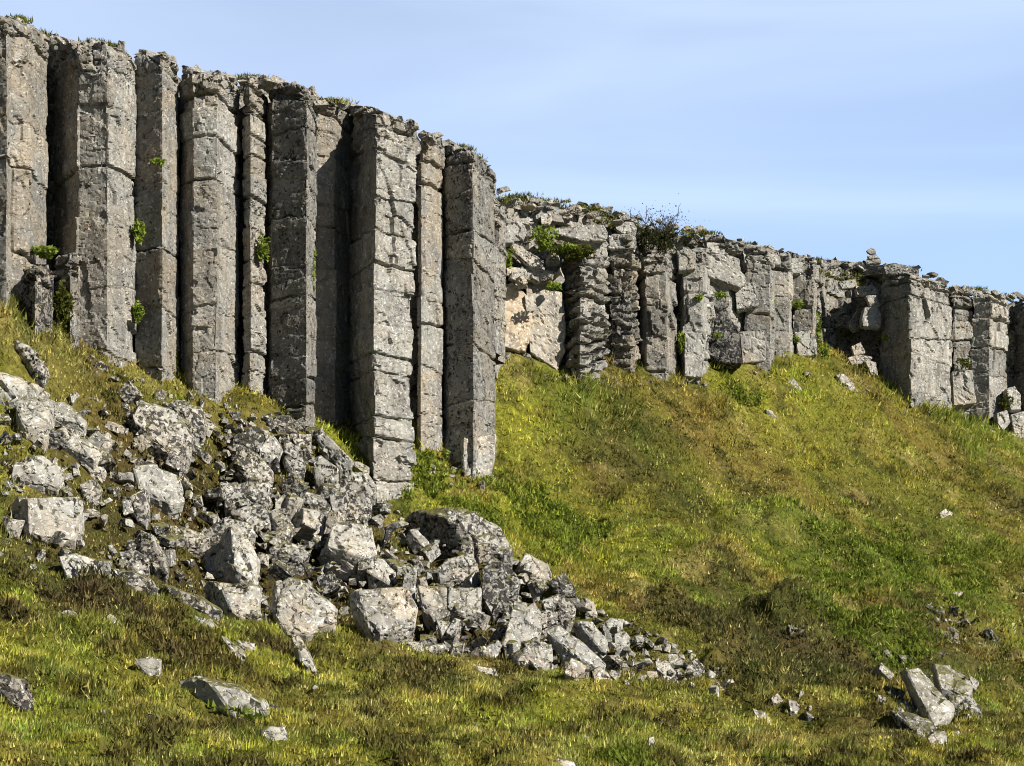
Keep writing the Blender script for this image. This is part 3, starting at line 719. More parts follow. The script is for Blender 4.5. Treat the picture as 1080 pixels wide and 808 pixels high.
GB = 'boulders in the scree'
B = outline_rock
LT = (1.2, .55, .42); MO = (1.1, .5, .74); GR = (1.1, .2, .38); DK = (.85, .5, .95); WM = (1.16, .95, .5)
boulders = [
 ('pale flat slab cut by the picture edge above the pinkish block', [(-12, 390), (19, 396), (40, 406), (40, 421), (12, 423), (-12, 423)], [(-12, 430), (12, 432), (38, 428)], LT),
 ('pinkish white block with a black overhung underside, below the pale flat slab', [(14, 423), (34, 420), (53, 432), (51, 447), (37, 443), (23, 444)], [(28, 467), (48, 464), (18, 450)], WM),
 ('small grey wedge leaning behind the pinkish white block', [(40, 417), (62, 424), (56, 434), (39, 426)], [], GR),
 ('smooth grey slab tilted downhill, higher neighbour of the dark hollow', [(57, 426), (67, 423), (90, 443), (90, 450), (71, 449), (58, 439)], [(60, 452), (54, 440)], GR),
 ('thin cracked slab roofing the dark hollow', [(43, 456), (67, 450), (93, 465), (110, 477), (92, 473), (70, 463)], [(60, 470), (100, 485)], LT),
 ('small cream block standing at the end of the slab over the dark hollow', [(96, 464), (114, 455), (116, 468), (110, 479), (102, 477)], [], LT),
 ('rounded cream boulder under the dark hollow', [(82, 483), (94, 474), (107, 485), (111, 498), (95, 497)], [], LT),
 ('wide grey slab lying under the dark hollow, beside the rounded cream boulder', [(15, 486), (30, 480), (46, 481), (63, 492), (62, 511), (37, 506), (12, 502)], [(14, 510), (60, 518)], GR),
 ('large squared block with level cracks and a black shaded end', [(29, 526), (82, 523), (83, 563), (31, 563)], [(8, 536), (18, 525), (9, 552), (28, 568), (56, 571), (80, 570)], (1.15, .5, .05)),
 ('light grey five-sided boulder with smooth face beside mossy turf', [(141, 492), (161, 489), (186, 498), (193, 528), (179, 531), (147, 514)], [(133, 505), (140, 515)], (1.1, .2, .3)),
 ('biggest mottled slab leaning below the cliff foot, black along its edge', [(139, 440), (155, 425), (182, 431), (204, 462), (198, 479), (186, 485), (167, 470), (141, 452)], [(131, 436), (147, 424), (150, 470)], MO),
 ('mottled grey block propped against the biggest leaning slab', [(177, 424), (188, 420), (213, 430), (217, 450), (203, 456), (190, 436)], [(173, 428), (186, 440)], MO),
 ('upright narrow slab with a straight bright edge', [(138, 523), (152, 515), (156, 548), (155, 555), (145, 548)], [(132, 535)], MO),
 ('long low grey slab sunk in turf near the shaded wedge boulder', [(169, 551), (204, 559), (220, 564), (220, 573), (198, 573), (173, 563)], [], MO),
 ('small blotched boulder between the cream boulder and the squared block', [(83, 511), (99, 504), (107, 517), (91, 527)], [], MO),
 ('grey stone with a dark pitted side in the turf below the tall cliff', [(18, 359), (29, 364), (46, 386), (46, 395), (36, 390)], [(8, 356), (18, 370)], MO),
 ('cracked cream slab resting low under the large squared block', [(61, 586), (78, 583), (98, 589), (109, 603), (104, 608), (69, 605)], [(75, 612), (95, 612)], LT),
 ('leaning slab with a bright ridge, lower right of the squared block', [(148, 563), (158, 563), (173, 590), (176, 600), (165, 598)], [(140, 572), (150, 596)], MO),
 ('mottled flat block beside the leaning slab with the bright ridge', [(124, 581), (142, 580), (157, 589), (158, 599), (133, 599)], [], MO),
 ('grey and white boulder topped with a knob, uphill of the long sloping slab', [(246, 487), (259, 473), (268, 476), (288, 499), (287, 510), (259, 502)], [(240, 492), (246, 503)], MO),
 ('squared mottled block with a mossy top edge', [(234, 512), (284, 507), (287, 513), (284, 536), (259, 528), (237, 536)], [(236, 542)], MO),
 ('long sloping slab speckled black and white through the middle of the scree', [(240, 538), (262, 532), (302, 544), (311, 556), (302, 566), (265, 554)], [], MO),
 ('cube-shaped grey boulder with clean faces in mid scree', [(314, 533), (336, 536), (343, 544), (342, 562), (330, 565), (314, 553)], [(306, 548)], GR),
 ('smooth grey tilted slab at the top of the scree below the shaded recess', [(333, 460), (341, 456), (372, 486), (370, 496), (358, 496), (336, 470)], [], (.95, .1, .15)),
 ('large pale block with mossy top and black overhang', [(344, 575), (352, 550), (361, 548), (392, 556), (397, 584), (386, 589), (345, 579)], [(335, 590), (350, 600), (384, 601)], LT),
 ('pale wedge lying against the large overhanging block', [(386, 602), (393, 587), (404, 590), (418, 604), (413, 618)], [(388, 610)], LT),
 ('tall pointed boulder, one half bright and one half black', [(245, 562), (254, 564), (271, 593), (270, 616), (246, 598)], [(206, 606), (219, 581), (244, 552), (215, 618)], LT),
 ('four-sided pale boulder with black end, below the pointed boulder', [(232, 615), (274, 618), (276, 652), (259, 655), (243, 643)], [(214, 621), (221, 612), (222, 640)], WM),
 ('roundest big boulder, blotched all over, alone at the lower edge of the scree', [(290, 637), (291, 618), (305, 608), (318, 612), (356, 643), (355, 656), (324, 669), (302, 668), (291, 652)], [(285, 640)], (1.15, .7, .45)),
 ('long thin ledge slab stepping down beside the half black boulder', [(270, 559), (293, 568), (318, 577), (327, 584), (321, 590), (284, 577)], [], MO),
 ('blocky stone capping the half black pointed boulder', [(237, 545), (262, 552), (270, 564), (250, 563), (236, 556)], [(232, 560)], LT),
 ('pale block with flat top beside the foremost column foot', [(367, 498), (386, 497), (396, 510), (396, 523), (376, 515)], [], LT),
 ('wide crumbling mottled mass under the foremost column', [(345, 516), (360, 505), (378, 507), (393, 525), (391, 546), (368, 549), (350, 540)], [], (1.05, .9, .8)),
 ('dark square ledge block at the very top of the scree', [(266, 441), (305, 438), (316, 447), (314, 456), (272, 451)], [], DK),
 ('black shaded rock at the turf edge next to the dark ledge block', [(246, 460), (262, 450), (274, 448), (279, 462), (271, 479), (243, 480)], [], DK),
 ('light leaning block just below the dark ledge block', [(273, 473), (287, 457), (297, 472), (291, 486), (275, 483)], [], LT),
 ('speckled block touching the smooth tilted slab', [(305, 457), (328, 458), (328, 476), (314, 474)], [(303, 466)], MO),
 ('mottled stone under the speckled block, above the cube-shaped boulder', [(297, 477), (318, 479), (322, 493), (303, 495)], [], MO),
 ('reddish blotched slab below the smooth tilted slab', [(330, 483), (338, 479), (356, 494), (357, 508), (332, 504)], [], (1.05, .9, .5)),
 ('angular pale stone uphill of the long speckled slab', [(290, 524), (311, 518), (314, 534), (299, 542), (289, 535)], [], LT),
 ('rough wedge on top of the cube-shaped boulder', [(314, 517), (339, 522), (348, 533), (341, 539), (320, 528)], [], MO),
 ('largest dark-fronted slab at the grass edge, its tilted top bright and scored', [(468, 545), (486, 533), (498, 537), (528, 556), (540, 579), (531, 585), (510, 582)], [(421, 553), (436, 539), (455, 540), (468, 571), (504, 586)], MO),
 ('biggest pale boulder of the lower scree with a wide pitted front', [(379, 622), (400, 620), (429, 618), (441, 642), (438, 661), (418, 675), (400, 668), (387, 656)], [(368, 628), (369, 640), (376, 655)], WM),
 ('upright grey stone standing against the biggest pale boulder', [(428, 597), (439, 598), (439, 625), (431, 640), (423, 620)], [], GR),
 ('arched mottled block above the clean square boulder', [(461, 601), (471, 589), (498, 583), (505, 598), (504, 617), (480, 617), (463, 610)], [(454, 606), (458, 612)], MO),
 ('clean grey square boulder with a black shadow side', [(473, 619), (507, 620), (508, 650), (489, 646), (473, 640)], [(467, 630)], GR),
 ('rust stained block touching the clean square boulder', [(440, 617), (470, 620), (471, 641), (459, 654), (446, 643)], [], (1.05, 1.0, .4)),
 ('low cream block under the clean square boulder', [(459, 652), (486, 660), (485, 673), (468, 676)], [], LT),
 ('dark jagged mass of rock in the heart of the lower scree', [(508, 600), (519, 586), (535, 596), (549, 613), (542, 635), (519, 641), (508, 626)], [], (.85, .5, .9)),
 ('tall pale triangular rock in the lower scree', [(542, 634), (560, 640), (572, 660), (566, 679), (548, 685), (530, 680), (541, 657)], [], (1.12, .5, .35)),
 ('low flat-faced pale block in front of the tall triangular rock', [(555, 682), (582, 679), (584, 697), (572, 703), (546, 699)], [(538, 690), (548, 705)], LT),
 ('long smooth slab running down to the tail of the scree', [(575, 664), (590, 659), (614, 677), (640, 701), (636, 709), (608, 692), (578, 677)], [], GR),
 ('bright leaning slab with black gap beneath, near the tail of the scree', [(608, 654), (626, 656), (641, 677), (639, 691), (616, 671)], [(604, 662)], GR),
 ('small pinkish block at the foot of the long smooth slab', [(595, 709), (602, 693), (621, 702), (609, 718)], [], WM),
 ('yellowish lichen covered slab on the upper edge of the scree', [(548, 593), (554, 583), (578, 595), (583, 608), (569, 611)], [(545, 600)], (1.1, .7, .2)),
 ('narrow pale stone below the yellowish slab', [(556, 616), (569, 601), (572, 619), (563, 629)], [], LT),
 ('rough grey boulder among black gaps, upper edge of the scree tail', [(572, 632), (590, 625), (608, 642), (594, 655), (575, 649)], [], MO),
 ('dark mottled stone behind the rough grey boulder', [(578, 613), (596, 604), (606, 619), (609, 632), (591, 626)], [], DK),
 ('small bright post-like stone near the end of the scree edge', [(616, 632), (626, 634), (630, 648), (617, 647)], [], LT),
 ('little tilted pale stone alone in moss below the lower scree', [(509, 684), (525, 675), (529, 681), (519, 694)], [], LT),
 ('low flat stone half sunk in grass below the lower scree', [(501, 702), (522, 705), (526, 714), (507, 708)], [], LT),
 ('thin pale plate under the biggest pale boulder', [(422, 676), (445, 677), (447, 687), (424, 684)], [], LT),
 ('second thin plate beside the pale plate under the biggest boulder', [(448, 682), (468, 678), (472, 684), (450, 691)], [], LT),
 ('grey block at the upper edge of the scree tail', [(634, 660), (643, 652), (658, 653), (656, 663), (637, 667)], [], GR),
 ('greenish mossy boulder at the scree tail', [(648, 668), (658, 664), (667, 675), (660, 686), (648, 684)], [], (1.0, .7, .5)),
 ('pale stone with black hollow beside it at the scree tail', [(691, 697), (706, 699), (713, 709), (704, 714), (692, 704)], [], LT),
 ('grey and black pair-topped rock, last sizeable rock of the tail', [(723, 700), (735, 694), (743, 703), (738, 712), (726, 709)], [], MO),
 ('salmon coloured flat stone in the tail of the scree', [(624, 707), (634, 702), (645, 717), (627, 719)], [], WM),
 ('pale slab sunk in grass under the scree tail', [(675, 711), (689, 711), (691, 720), (677, 721)], [], WM),
 ('long low slab ending the scree tail', [(743, 716), (764, 719), (775, 728), (766, 731), (745, 724)], [], LT),
 ('upright pale stone in grass past the end of the scree', [(813, 736), (820, 730), (827, 740), (820, 745)], [], LT),
 ('slanting pale stone next to the upright one past the scree end', [(831, 737), (840, 740), (848, 749), (844, 756), (833, 748)], [], LT),
 ('flat grey stone in grass, nearest to the upright pale one', [(793, 747), (806, 751), (813, 759), (810, 762), (800, 757)], [], GR),
 ('short pale splinter beyond the slanting stone', [(849, 750), (862, 757), (861, 763), (852, 757)], [], LT),
 ('pale flat stone alone in the grass under the scree tail', [(690, 756), (706, 760), (708, 767), (696, 762)], [], LT),
 ('small upright stone alone at the lower border of the slope', [(684, 778), (690, 776), (693, 789), (685, 789)], [], LT),
 ('smooth whale-backed grey rock with black shaded end, alone in the lowest grass', [(220, 718), (252, 726), (277, 741), (283, 753), (274, 759), (246, 754)], [(186, 718), (201, 712), (201, 734), (227, 753)], (1.08, .2, .1)),
 ('small light grey rock with heather behind it, uphill of the whale-backed rock', [(142, 696), (157, 692), (168, 696), (168, 712), (162, 717), (151, 707)], [], (1.15, .1, .0)),
 ('stubby grey stone downhill of the whale-backed rock', [(277, 775), (286, 765), (299, 766), (305, 781), (290, 783)], [(274, 770)], GR),
 ('little pale triangular stone among brown heather', [(107, 654), (116, 647), (127, 657), (123, 661)], [], LT),
 ('tiny pale stone in brown heather uphill of the triangular one', [(64, 645), (74, 640), (80, 648), (71, 651)], [], LT),
 ('flat grey stone at the heather edge under the four-sided boulder', [(201, 648), (220, 652), (231, 665), (220, 663)], [], GR),
 ('narrow slanting slab in turf below the four-sided boulder', [(233, 670), (252, 684), (265, 698), (255, 699), (240, 682)], [], LT),
 ('two-humped white stone beside the narrow slanting slab', [(249, 675), (268, 678), (268, 690), (256, 684)], [], LT),
 ('thin blade of rock running downhill from the roundest boulder', [(306, 671), (313, 668), (328, 696), (337, 715), (322, 716), (315, 685)], [], (1.05, .7, .6)),
 ('dark mottled outcrop cut by the picture edge in the lower grass', [(-6, 709), (19, 715), (38, 752), (31, 754), (16, 735), (-6, 725)], [], (.9, .6, .9)),
 ('mottled ridge of rock in turf beneath the flat block', [(116, 599), (140, 602), (157, 611), (170, 630), (139, 625)], [], (.95, .6, .8)),
 ('dark broken ridge leading to the four-sided boulder', [(170, 615), (201, 626), (233, 645), (221, 649), (190, 634)], [], (.85, .6, .9)),
 ('rounded pale stone cut by the lowest edge of the view', [(579, 804), (590, 799), (605, 803), (611, 815), (582, 815)], [], WM),
 ('longest pale slab lying across the moss at the lower end of the far slope', [(955, 706), (970, 704), (990, 726), (1006, 747), (1003, 756), (985, 765), (977, 749), (965, 727)], [(988, 770)], (1.15, .15, .1)),
 ('broad grey rock with a crack, next to the longest pale slab', [(985, 699), (1001, 701), (1020, 710), (1027, 727), (1018, 732), (992, 725)], [(992, 738), (1020, 740)], (1.02, .2, .3)),
 ('dark undercut rock beneath the broad cracked rock', [(1001, 734), (1023, 732), (1037, 747), (1023, 752), (1003, 744)], [], MO),
 ('squared stone at the bottom of the slab group', [(985, 772), (998, 771), (999, 786), (984, 787), (978, 778)], [], LT),
 ('narrow slab tucked under the longest pale slab', [(947, 739), (955, 738), (978, 755), (978, 760), (961, 753)], [], LT),
 ('dark crumbled block under the narrow slab', [(941, 750), (960, 752), (985, 760), (990, 775), (976, 781), (955, 766)], [], (.9, .5, .9)),
 ('stone with a yellow moss cap beside the longest pale slab', [(930, 731), (941, 724), (956, 730), (945, 739), (933, 738)], [], MO),
 ('bare pinkish stone highest in the small rock cluster of the far slope', [(1001, 626), (1006, 624), (1015, 624), (1016, 629), (1006, 635)], [], WM),
 ('pale square stone beside the pinkish one', [(991, 640), (1000, 638), (1004, 646), (995, 647)], [], LT),
 ('arched stone in the small rock cluster', [(998, 652), (1015, 655), (1018, 664), (1006, 660)], [], LT),
 ('dark low rock under the arched stone', [(986, 662), (1003, 667), (1007, 678), (989, 673)], [], DK),
 ('dark blocky rock in the small cluster beside the arched stone', [(1013, 660), (1035, 662), (1036, 674), (1015, 669)], [], DK),
 ('pale-edged rock at the end of the small cluster', [(1040, 667), (1054, 666), (1055, 677), (1040, 676)], [], MO),
 ('thin standing splinter on the far slope', [(1067, 656), (1071, 657), (1071, 669), (1067, 668)], [], LT),
 ('pinkish stone cut by the picture edge on the far slope', [(1071, 626), (1083, 624), (1082, 632), (1074, 633)], [], WM),
 ('small weathered slab uphill of the longest pale slab', [(947, 690), (967, 692), (972, 701), (953, 697)], [], MO),
 ('half buried mottled rock in a brown hollow of the far slope', [(831, 659), (849, 664), (853, 677), (834, 673)], [], DK),
 ('tiny pale stone just under the half buried rock', [(838, 685), (845, 684), (845, 688), (839, 689)], [], LT),
 ('hooked thin stone beside the splinter past the scree end', [(844, 728), (848, 729), (846, 739), (841, 741)], [], LT),
 ('flat pale stone in heather between the scree tail and the slab group', [(899, 707), (913, 707), (911, 712), (903, 711)], [], LT),
 ('pale oval stone near the lower border under the slab group', [(944, 791), (950, 789), (953, 797), (950, 803), (944, 801)], [], LT),
 ('tiny white stone in dark moss farther along from the slab group', [(1066, 755), (1072, 754), (1074, 759), (1068, 760)], [], LT),
 ('small pale stone, lone, on the middle of the far slope', [(991, 541), (997, 536), (1005, 541), (1002, 548), (993, 547)], [], LT),
 ('light slab lying in grass close under the cave', [(881, 395), (890, 394), (897, 400), (904, 411), (897, 413), (888, 404)], [], LT),
 ('pale leaning stone in grass below the stacked-block column', [(830, 400), (836, 398), (846, 411), (838, 410)], [], LT),
 ('smallest stone in grass below the pale leaning stone', [(807, 431), (815, 433), (820, 441), (812, 437)], [], LT),
 ('small pink stone in grass between the feet of the last two tall columns', [(449, 495), (458, 496), (459, 503), (451, 502)], [], WM),
 ('pale rounded stone in grass below the foot of the last tall column', [(486, 504), (502, 500), (514, 503), (512, 508), (492, 509)], [], LT),
]
for q in boulders:
    far = q[1][0][0] > 920 and q[1][0][1] > 560
    B(q[0], q[1], q[2], color=q[3], group=None, b=.95 if far else .42)
B('reddish stacked block jammed at the foot of the foremost column', [(374, 466), (392, 468), (393, 486), (374, 483)], [], color=WM, D=34.6, a=.1, b=.3)
B('cream block leaning out under the last tall column', [(489, 462), (523, 457), (523, 482), (516, 500), (500, 506), (488, 498)], [(484, 470)], color=(1.15, .7, .1), D=36.0, a=.9, b=.1)

# blocks of the broken stretch of wall and the cave: outline, depth, lean
GW = None
wall_rocks = [
 ('grey rounded block behind the sliver column, at the top of the rubble gully', [(531, 236), (541, 231), (553, 237), (556, 244), (552, 254), (530, 256)], 41.0, GR, .3, .2),
 ('tan block with a pale vertical edge, above the green gully plants', [(545, 221), (563, 219), (568, 224), (567, 252), (558, 254), (546, 238)], 41.6, WM, .4, .1),
 ('small cream cap rock near the rubble skyline', [(543, 213), (556, 212), (561, 219), (548, 220)], 41.9, LT, .4, .4),
 ('squared tan rock near the rubble skyline', [(568, 213), (583, 210), (584, 222), (571, 225)], 42.1, WM, .4, .2),
 ('pointed tan rock below the squared tan rock', [(570, 227), (580, 224), (583, 231), (580, 236), (571, 236)], 41.6, WM, .4, .3),
 ('dark round-mouthed rock near the rubble skyline', [(592, 222), (600, 218), (606, 223), (604, 230), (594, 230)], 42.0, (1, .8, .8), .3, .3),
 ('large flat cap slab above the folded column', [(582, 242), (604, 238), (636, 236), (641, 246), (640, 254), (616, 254), (604, 248), (584, 246)], 41.0, GR, .25, .3),
 ('grey block directly under the flat cap slab', [(614, 256), (640, 255), (641, 272), (626, 268)], 41.3, GR, .3, .2),
 ('long leaning slab crossing the green gully', [(539, 257), (545, 258), (562, 270), (574, 275), (572, 283), (560, 281), (543, 267)], 40.5, LT, .2, .4),
 ('tan ledge block under the leaning slab', [(533, 281), (555, 282), (586, 286), (589, 293), (571, 297), (536, 292)], 40.4, WM, .2, .6),
 ('big tan cracked rock face at the bottom of the gully', [(520, 303), (530, 297), (543, 298), (558, 314), (562, 334), (556, 372), (532, 366), (519, 338)], 40.0, (1.25, 1.3, .1), .3, .25),
 ('tan and grey standing slab with a bright edge, beside the folded column', [(553, 311), (574, 305), (593, 308), (596, 330), (596, 370), (590, 392), (580, 380), (559, 371), (559, 334)], 40.3, (1.15, 1.1, .05), .5, .1),
 ('low brown rubble block under the big tan face', [(530, 371), (548, 368), (560, 374), (563, 385), (540, 380)], 40.1, DK, .3, .5),
 ('brown block wedged above the standing slab', [(552, 297), (575, 296), (579, 305), (556, 311)], 40.6, (1.0, 1.2, .3), .3, .4),
 ('thin pale sliver leaning in the black gap by the folded column', [(600, 372), (605, 372), (608, 396), (603, 394)], 40.7, LT, .3, .1),
 ('squared capstone on the brown pitted column', [(642, 248), (664, 246), (672, 250), (671, 262), (643, 262)], 41.9, GR, .25, .15),
 ('grey block sitting back above the squared capstone', [(648, 235), (668, 234), (672, 241), (670, 249), (660, 248), (650, 242)], 42.6, GR, .25, .3),
 ('square block perched above the slim column, next to the bush', [(714, 265), (722, 262), (734, 263), (734, 283), (716, 285)], 43.0, (.95, .5, .4), .3, .1),
 ('big smooth triangular block beside the black notch', [(743, 266), (766, 270), (770, 278), (786, 290), (788, 298), (780, 303), (752, 293), (743, 290)], 44.0, (1.1, .2, .1), .3, .1),
 ('rounded cap block above the smooth triangular block', [(745, 255), (763, 257), (765, 270), (746, 264)], 44.2, GR, .3, .3),
 ('pushed-out lower block of the slim column, hanging over the grass', [(722, 350), (746, 351), (744, 372), (741, 398), (722, 397)], 43.0, (1.15, .1, .2), .2, .05),
 ('dark blue-grey pitted block at the foot of the wide broken column', [(750, 330), (766, 332), (779, 345), (783, 384), (760, 382), (747, 373)], 43.9, (.62, .1, .9), .05, .1),
 ('broken block with a moss tuft, over the triangular hole', [(741, 300), (752, 302), (756, 308), (752, 314), (742, 312)], 43.7, LT, .3, .2),
 ('wide pale roof stone over the mossy seam', [(783, 265), (803, 258), (816, 268), (812, 278), (800, 275), (785, 276)], 44.8, GR, .3, .4),
 ('flat lintel stone spanning the cave mouth', [(884, 297), (902, 294), (906, 303), (888, 304)], 48.3, (1.0, .3, .6), .3, .4),
 ('square tan stone hung in the cave mouth under the lintel', [(902, 301), (922, 300), (928, 310), (904, 311)], 48.3, WM, .3, .3),
 ('small rounded stone jammed above the big cave block', [(913, 312), (924, 311), (929, 322), (918, 323)], 48.1, LT, .3, .2),
 ('big grey block jammed high in the cave mouth', [(909, 336), (912, 324), (924, 322), (930, 330), (929, 345), (910, 344)], 48.0, GR, .3, .15),
 ('wedge shaped block beside the big jammed cave block', [(895, 343), (905, 325), (911, 328), (909, 346), (900, 348)], 48.6, (.8, .5, .5), .2, .2),
 ('pale stone heaped in the cave mouth, topmost of three', [(898, 365), (908, 361), (913, 372), (901, 375)], 47.9, WM, .3, .3),
 ('pale stone heaped in the cave mouth, widest of three', [(894, 378), (905, 373), (921, 377), (915, 384), (898, 384)], 47.6, WM, .3, .3),
 ('pale stone heaped in the cave mouth, lowest of three', [(912, 380), (924, 382), (926, 396), (919, 395)], 47.4, LT, .3, .3),
  ('square capstone laid across the seam of the two grey columns', [(799, 263), (822, 264), (824, 279), (801, 277)], 45.3, GR, .3, .1),
 ('broad grey block bridging the wide broken column and the flat-fronted one', [(774, 300), (797, 298), (801, 322), (777, 326)], 44.5, GR, .3, .1),
 ('low tan block at the base of the flat-fronted grey column', [(780, 350), (806, 348), (808, 380), (783, 383)], 44.6, (1.0, .9, .35), .3, .08),
 ('flat layered block on top of the narrow grey column', [(824, 272), (848, 272), (850, 288), (826, 288)], 45.9, GR, .3, .1),
 ('squared block stepping out of the stacked-block column near the grass', [(838, 350), (860, 348), (862, 374), (842, 376)], 45.9, (1.0, .8, .35), .3, .08),
 ('thin wedge block between the slim column and the triangular hole', [(736, 322), (752, 318), (755, 334), (740, 340)], 43.5, LT, .3, .1),
 ('dark stone lodged in the black slot beside the squared column', [(712, 330), (721, 328), (722, 345), (714, 347)], 43.6, DK, .2, .1),
 ('fractured grey block low on the large smooth column', [(975, 395), (1002, 392), (1003, 432), (972, 425)], 48.5, GR, .45, .05),
 ('brown block low in the joint beside the narrow blocky column', [(1004, 392), (1026, 390), (1030, 425), (1006, 428)], 49.3, (1.0, .8, .35), .3, .08),
 ('dark long overhanging slab crowning the cave edge under the cairn', [(931, 279), (950, 277), (969, 284), (970, 293), (955, 292), (934, 288)], 47.9, (.75, .3, .7), .3, .2),
 ('boulder with round pale face at the far end of the wall', [(1061, 410), (1070, 407), (1077, 416), (1077, 432), (1066, 432)], 49.6, LT, .3, .2),
 ('pale block below the round-faced boulder', [(1051, 436), (1062, 432), (1066, 445), (1058, 454), (1052, 446)], 49.0, LT, .3, .3),
 ('wide tan block at the foot of the shaded end column', [(1066, 437), (1084, 432), (1088, 456), (1070, 458)], 49.4, WM, .3, .2),
 ('small white stone in the grass under the end of the wall', [(1044, 453), (1050, 455), (1050, 462), (1045, 460)], 48.6, LT, .3, .3),
 ('tan slab leaning against the far end of the wall', [(1064, 456), (1080, 458), (1086, 470), (1070, 468)], 49.2, WM, .3, .3),
]
for q in wall_rocks:
    B(q[0], q[1], [], color=q[3], D=q[2], a=q[4], b=q[5], mat=M_ROCK, thick=.9, sink=.02, cat='rock', name='wall_block')

# cairn on the plateau edge above the cave: three balanced stones are separate things
Dc = 49.9
B('flat foot stone of the little cairn on the skyline', [(912, 275), (916, 271), (928, 272), (930, 277), (914, 278)], [], color=(.9, .9, .3), D=Dc, a=.1, b=.2, mat=M_ROCK, cat='cairn stone', name='cairn_stone', sink=.04)
B('middle stone of the little cairn, leaning', [(915, 270), (919, 266), (924, 267), (927, 272), (917, 273)], [], color=(.95, .9, .3), D=Dc, a=.1, b=.2, mat=M_ROCK, cat='cairn stone', name='cairn_stone', sink=.0)
B('top stone of the little cairn, jutting sideways', [(914, 264), (919, 261), (923, 263), (924, 267), (919, 268), (915, 266)], [], color=(.9, 1.0, .3), D=Dc, a=.1, b=.2, mat=M_ROCK, cat='cairn stone', name='cairn_stone', sink=.0)


# random angular stones ------------------------------------------------
def block_points(c, s, r, yaw=None):
    """jittered prism, the way basalt breaks"""
    n = r.integers(4, 7); ang = np.sort(r.uniform(0, 2 * math.pi, n) * .35 + np.arange(n) * 2 * math.pi / n)
    pts = []
    taper = r.uniform(.65, 1.0)
    for zz, k in ((-.5, 1.0), (.5, taper)):
        for a in ang:
            pts.append([math.cos(a) * .5 * k, math.sin(a) * .5 * k, zz + r.normal(0, .05)])
    pts = np.array(pts) * s + r.normal(0, .025, (len(pts), 3)) * np.min(s)
    rot = Matrix.Rotation(r.uniform(0, 6.28) if yaw is None else yaw, 3, 'Z') @ Matrix.Rotation(r.normal(0, .55), 3, 'X') @ Matrix.Rotation(r.normal(0, .55), 3, 'Y')
    return pts @ np.array(rot).T + c


def in_poly(px, py, poly):
    ins = False; j = len(poly) - 1
    for i in range(len(poly)):
        xi, yi = poly[i]; xj, yj = poly[j]
        if (yi > py) != (yj > py) and px < (xj - xi) * (py - yi) / (yj - yi) + xi: ins = not ins
        j = i
    return ins


ZONES = [
 ('broken chip of column lying in the turf at the foot of the first tall columns', 'chips at the foot of the tall columns', [(90, 375), (190, 405), (255, 425), (300, 440), (320, 462), (240, 445), (150, 410), (90, 390)], 26, (5, 15), MO),
 ('broken chip lying in grass under the last two tall columns', 'chips under the last tall columns', [(436, 488), (470, 482), (530, 505), (520, 520), (450, 510)], 10, (5, 13), LT),
 ('small block fallen at the foot of the far cliff', 'small fallen blocks at the far cliff', [(530, 385), (640, 402), (740, 402), (860, 384), (960, 425), (1040, 450), (1040, 458), (950, 436), (860, 394), (740, 412), (640, 412), (530, 396)], 24, (4, 11), LT),
 ('small half-sunken stone scattered in the lowest grass of the slope', 'half-sunken stones in the lowest grass', [(0, 660), (200, 680), (400, 700), (640, 735), (780, 760), (960, 800), (0, 806)], 20, (5, 13), MO),
 ('small angular stone lying in turf among the pale slabs below the tallest columns', 'small stones among the upper slabs', [(0, 430), (60, 415), (125, 440), (130, 520), (90, 520), (0, 520)], 36, (11, 26), MO),
 ('small blotched stone in the mossy strip around the squared block', 'small stones around the squared block', [(0, 505), (130, 500), (210, 600), (150, 635), (60, 600), (0, 580)], 40, (11, 28), MO),
 ('small speckled stone between the leaning slab and the cliff foot', 'small stones by the leaning slab', [(120, 405), (225, 420), (250, 540), (215, 560), (150, 500)], 34, (11, 30), MO),
 ('angular stone packed in the top of the scree under the dark columns', 'stones packed at the top of the scree', [(230, 440), (330, 450), (400, 505), (400, 560), (300, 560), (240, 520)], 34, (14, 36), MO),
 ('angular stone packed in the middle of the scree', 'stones packed in the middle of the scree', [(215, 545), (300, 560), (400, 560), (440, 620), (370, 655), (230, 655)], 26, (14, 34), MO),
 ('angular stone packed between the big blocks of the lower scree', 'stones packed in the lower scree', [(395, 535), (430, 560), (545, 585), (625, 640), (650, 705), (560, 700), (450, 685), (400, 650)], 62, (13, 36), MO),
 ('small pale stone in the thinning tail of the scree', 'small stones of the scree tail', [(610, 640), (660, 655), (720, 690), (775, 725), (765, 733), (690, 722), (610, 712)], 44, (7, 17), LT),
 ('tiny pale stone half sunk in grass past the scree end', 'tiny stones past the scree end', [(780, 735), (860, 745), (870, 765), (800, 765)], 5, (4, 7), LT),
 ('little stone scattered round the slab group of the far slope', 'little stones round the slab group', [(915, 680), (1010, 690), (1040, 745), (1000, 790), (930, 760)], 34, (6, 24), MO),
 ('little stone in the small rock cluster of the far slope', 'little stones in the small rock cluster', [(980, 640), (1060, 655), (1050, 680), (990, 680)], 18, (6, 14), DK),
 ('broken stone lying in the rubble gully beside the last tall column', 'stones of the rubble gully', [(528, 250), (600, 260), (600, 300), (528, 300)], 12, (8, 18), WM),
]
allc = []; made = []
